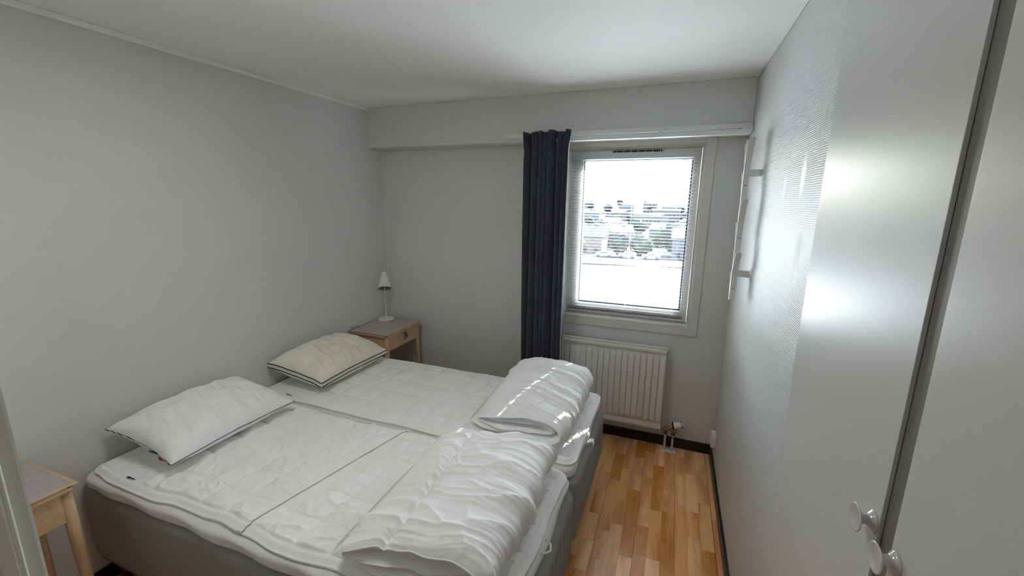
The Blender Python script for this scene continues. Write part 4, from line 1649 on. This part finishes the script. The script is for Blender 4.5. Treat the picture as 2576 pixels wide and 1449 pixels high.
def house_proto(wm, rm, w, d, h, rh):
    o = empty('house', (0, 0, 0))
    b = bx(-w / 2, w / 2, -d / 2, d / 2, -3.0, h)
    obj('walls', b, wm, o)
    b = bmesh.new()
    e = 0.4
    v = [b.verts.new(p) for p in ((-w / 2 - e, -d / 2 - e, h), (w / 2 + e, -d / 2 - e, h), (w / 2 + e, d / 2 + e, h), (-w / 2 - e, d / 2 + e, h), (-w / 2 - e, 0, h + rh), (w / 2 + e, 0, h + rh))]
    for f in ((0, 1, 5, 4), (2, 3, 4, 5), (0, 4, 3), (1, 2, 5), (3, 2, 1, 0)):
        b.faces.new([v[i] for i in f])
    obj('roof', b, rm, o)
    obj('chimney', bx(w * 0.2, w * 0.2 + 0.9, -0.4, 0.4, h + rh * 0.4, h + rh + 0.7), M['h_tan'], o)
    b = bmesh.new()
    k = max(2, int(w / 3))
    for i in range(k):
        x_ = -w / 2 + (i + 0.5) * w / k
        for zf in range(max(1, int(h / 3))):
            box(b, x_ - 0.5, x_ + 0.5, -d / 2 - 0.05, -d / 2 + 0.02, 0.9 + zf * 2.8, 2.2 + zf * 2.8)
    tag(obj('windows', b, M['dkglass'], o), kind='stuff')
    return o


def copy_tree(o, parent=None):
    c = o.copy()
    COL.objects.link(c)
    if parent is not None:
        c.parent = parent
    for ch in list(o.children):
        copy_tree(ch, c)
    return c


protos = [
    (house_proto(M['h_white'], M['rooftile'], 11, 8, 5.6, 2.6), 'pale house with brown roof'),
    (house_proto(M['h_tan'], M['roofdark'], 9, 8, 5.4, 2.8), 'tan house with dark roof'),
    (house_proto(M['h_grey'], M['rooftile'], 12, 8, 5.6, 2.4), 'blue grey house with brown roof'),
    (house_proto(M['h_white'], M['roofdark'], 22, 9, 8.6, 1.2), 'long pale apartment block'),
]
random.seed(11)
used = [False] * 4
placed = []


def free(x, y, r_):
    for (a, b_, q_) in placed:
        if math.hypot(a - x, b_ - y) < r_ + q_:
            return False
    placed.append((x, y, r_))
    return True


def where(x, y):
    """where a far thing stands, told by what can be found in the view through the window"""
    sx_ = (x - 2.28) / y
    side = ('far left', 'left', 'middle', 'right', 'far right')[int(min(4, max(0, (sx_ + 0.235) / 0.053)))] + ' in the window'
    dep = 'beside the road,' if y < 135 else ('low on the hillside,' if y < 215 else ('halfway up the hillside,' if y < 300 else ('high on the hillside,' if y < 420 else 'at the skyline,')))
    return dep, side


def far_tag(o, what, x, y, cat):
    dep, side = where(x, y)
    tag(o, what + ' ' + dep + ' ' + side, cat, what + 's ' + dep.strip(','))


for ring_, (yd, cnt) in enumerate(((120, 2), (165, 3), (220, 4), (290, 4), (370, 5), (460, 6))):
    for k in range(cnt):
        for att in range(30):
            sx_ = -0.27 + 0.36 * (k + random.uniform(0.1, 0.9)) / cnt
            y = yd * random.uniform(0.93, 1.07)
            x = sx_ * yd + 2.0
            kd = random.choice([0, 0, 1, 2, 2, 3] if ring_ > 2 else [0, 1, 2])
            if free(x, y, (8.5, 7.5, 9, 14)[kd]):
                break
        else:
            continue
        pr, lab = protos[kd]
        o = pr if not used[kd] else copy_tree(pr)
        used[kd] = True
        o.location = (x, y, hz(y, x) - 0.2)
        o.rotation_euler = (0, 0, random.uniform(-0.6, 0.6))
        far_tag(o, lab, x, y, 'house')
for kd in range(4):
    if not used[kd]:
        x, y = -60.0 + kd * 12, 560.0
        protos[kd][0].location = (x, y, hz(y, x))
        placed.append((x, y, 14))
        far_tag(protos[kd][0], protos[kd][1], x, y, 'house')

# trees
def tree_proto(m, seed, w, h):
    rr = np.random.RandomState(seed)
    o = empty('tree', (0, 0, 0))
    b = bmesh.new()
    for k in range(7):
        t = bmesh.new()
        bmesh.ops.create_icosphere(t, subdivisions=3, radius=1.0)
        for v in t.verts:
            n_ = v.co.normalized()
            f = 1 + 0.28 * math.sin(n_.x * 7 + k) * math.sin(n_.y * 8 + k * 2) + 0.18 * math.sin(n_.z * 13 + n_.x * 11 + k)
            v.co = v.co * f
        sc = w * 0.30 * (1.15 - 0.3 * rr.rand())
        merge(b, t, Matrix.Translation(((rr.rand() - .5) * w * 0.62, (rr.rand() - .5) * w * 0.62, h * (0.42 + 0.42 * rr.rand()))) @ Matrix.Diagonal((sc, sc, sc * 1.1, 1)))
    obj('crown', b, m, o, True)
    b = bmesh.new()
    lathe(b, [(w * 0.05, -2.0), (w * 0.04, h * 0.3), (w * 0.02, h * 0.7)], (0, 0, 0), (0, 0, 1), 8)
    obj('trunk', b, M['bark'], o)
    return o


tp = [(tree_proto(M['leaf'], 1, 7, 8), 'dark green tree'), (tree_proto(M['leaf2'], 2, 6, 6), 'pale green tree')]
usedt = [False, False]
for yd, cnt in ((118, 4), (150, 5), (190, 6), (240, 7), (300, 7), (380, 8), (460, 8)):
    for k in range(cnt):
        for att in range(20):
            sx_ = -0.29 + 0.40 * (k + random.random()) / cnt
            y = yd * random.uniform(0.9, 1.1)
            x = sx_ * y + 2.0
            s_ = random.uniform(0.7, 1.3)
            if free(x, y, 4.4 * s_):
                break
        else:
            continue
        kd = random.choice([0, 0, 1])
        pr, lab = tp[kd]
        o = pr if not usedt[kd] else copy_tree(pr)
        usedt[kd] = True
        o.location = (x, y, hz(y, x) - 0.3)
        o.rotation_euler = (0, 0, random.uniform(0, 6.28))
        o.scale = (s_, s_, s_)
        far_tag(o, lab, x, y, 'tree')


# parked pale cars by the road
def car_proto():
    o = empty('car', (0, 0, 0))
    b = bmesh.new()
    prof = [(-2.1, 0.35), (-2.1, 0.85), (-1.2, 0.95), (-0.7, 1.45), (0.9, 1.45), (1.5, 0.98), (2.1, 0.85), (2.1, 0.35)]
    for s_ in (-0.85, 0.85):
        pass
    A = [b.verts.new((x, -0.85, z)) for x, z in prof]
    Bv = [b.verts.new((x, 0.85, z)) for x, z in prof]
    n = len(prof)
    for i in range(n):
        b.faces.new((A[i], A[(i + 1) % n], Bv[(i + 1) % n], Bv[i]))
    b.faces.new(A[::-1])
    b.faces.new(Bv)
    bmesh.ops.recalc_face_normals(b, faces=b.faces)
    bmesh.ops.bevel(b, geom=list(b.edges), offset=0.08, segments=2, affect='EDGES')
    obj('body', b, M['car_white'], o, True)
    b = bmesh.new()
    box(b, -0.75, 0.95, -0.865, 0.865, 1.0, 1.35, 0.03, 1)
    obj('side_windows', b, M['dkglass'], o)
    for sx in (-1.3, 1.3):
        for sy in (-0.8, 0.8):
            b = bmesh.new()
            lathe(b, [(0, -0.1), (0.34, -0.1), (0.34, 0.1), (0, 0.1)], (sx, sy, 0.34), (0, 1, 0), 16)
            obj('wheel', b, M['black'], o)
    return o


cp = car_proto()
for i, (x, y, nm) in enumerate(((-13.5, 104.5, 'leftmost'), (-8.0, 105.0, 'middle'), (-2.4, 104.6, 'rightmost'))):
    o = cp if i == 0 else copy_tree(cp)
    o.location = (x, y, hz(y, x) + 0.1)
    placed.append((x, y, 3))
    tag(o, nm + ' of three white cars parked beyond the road outside', 'car', 'white cars parked outside')
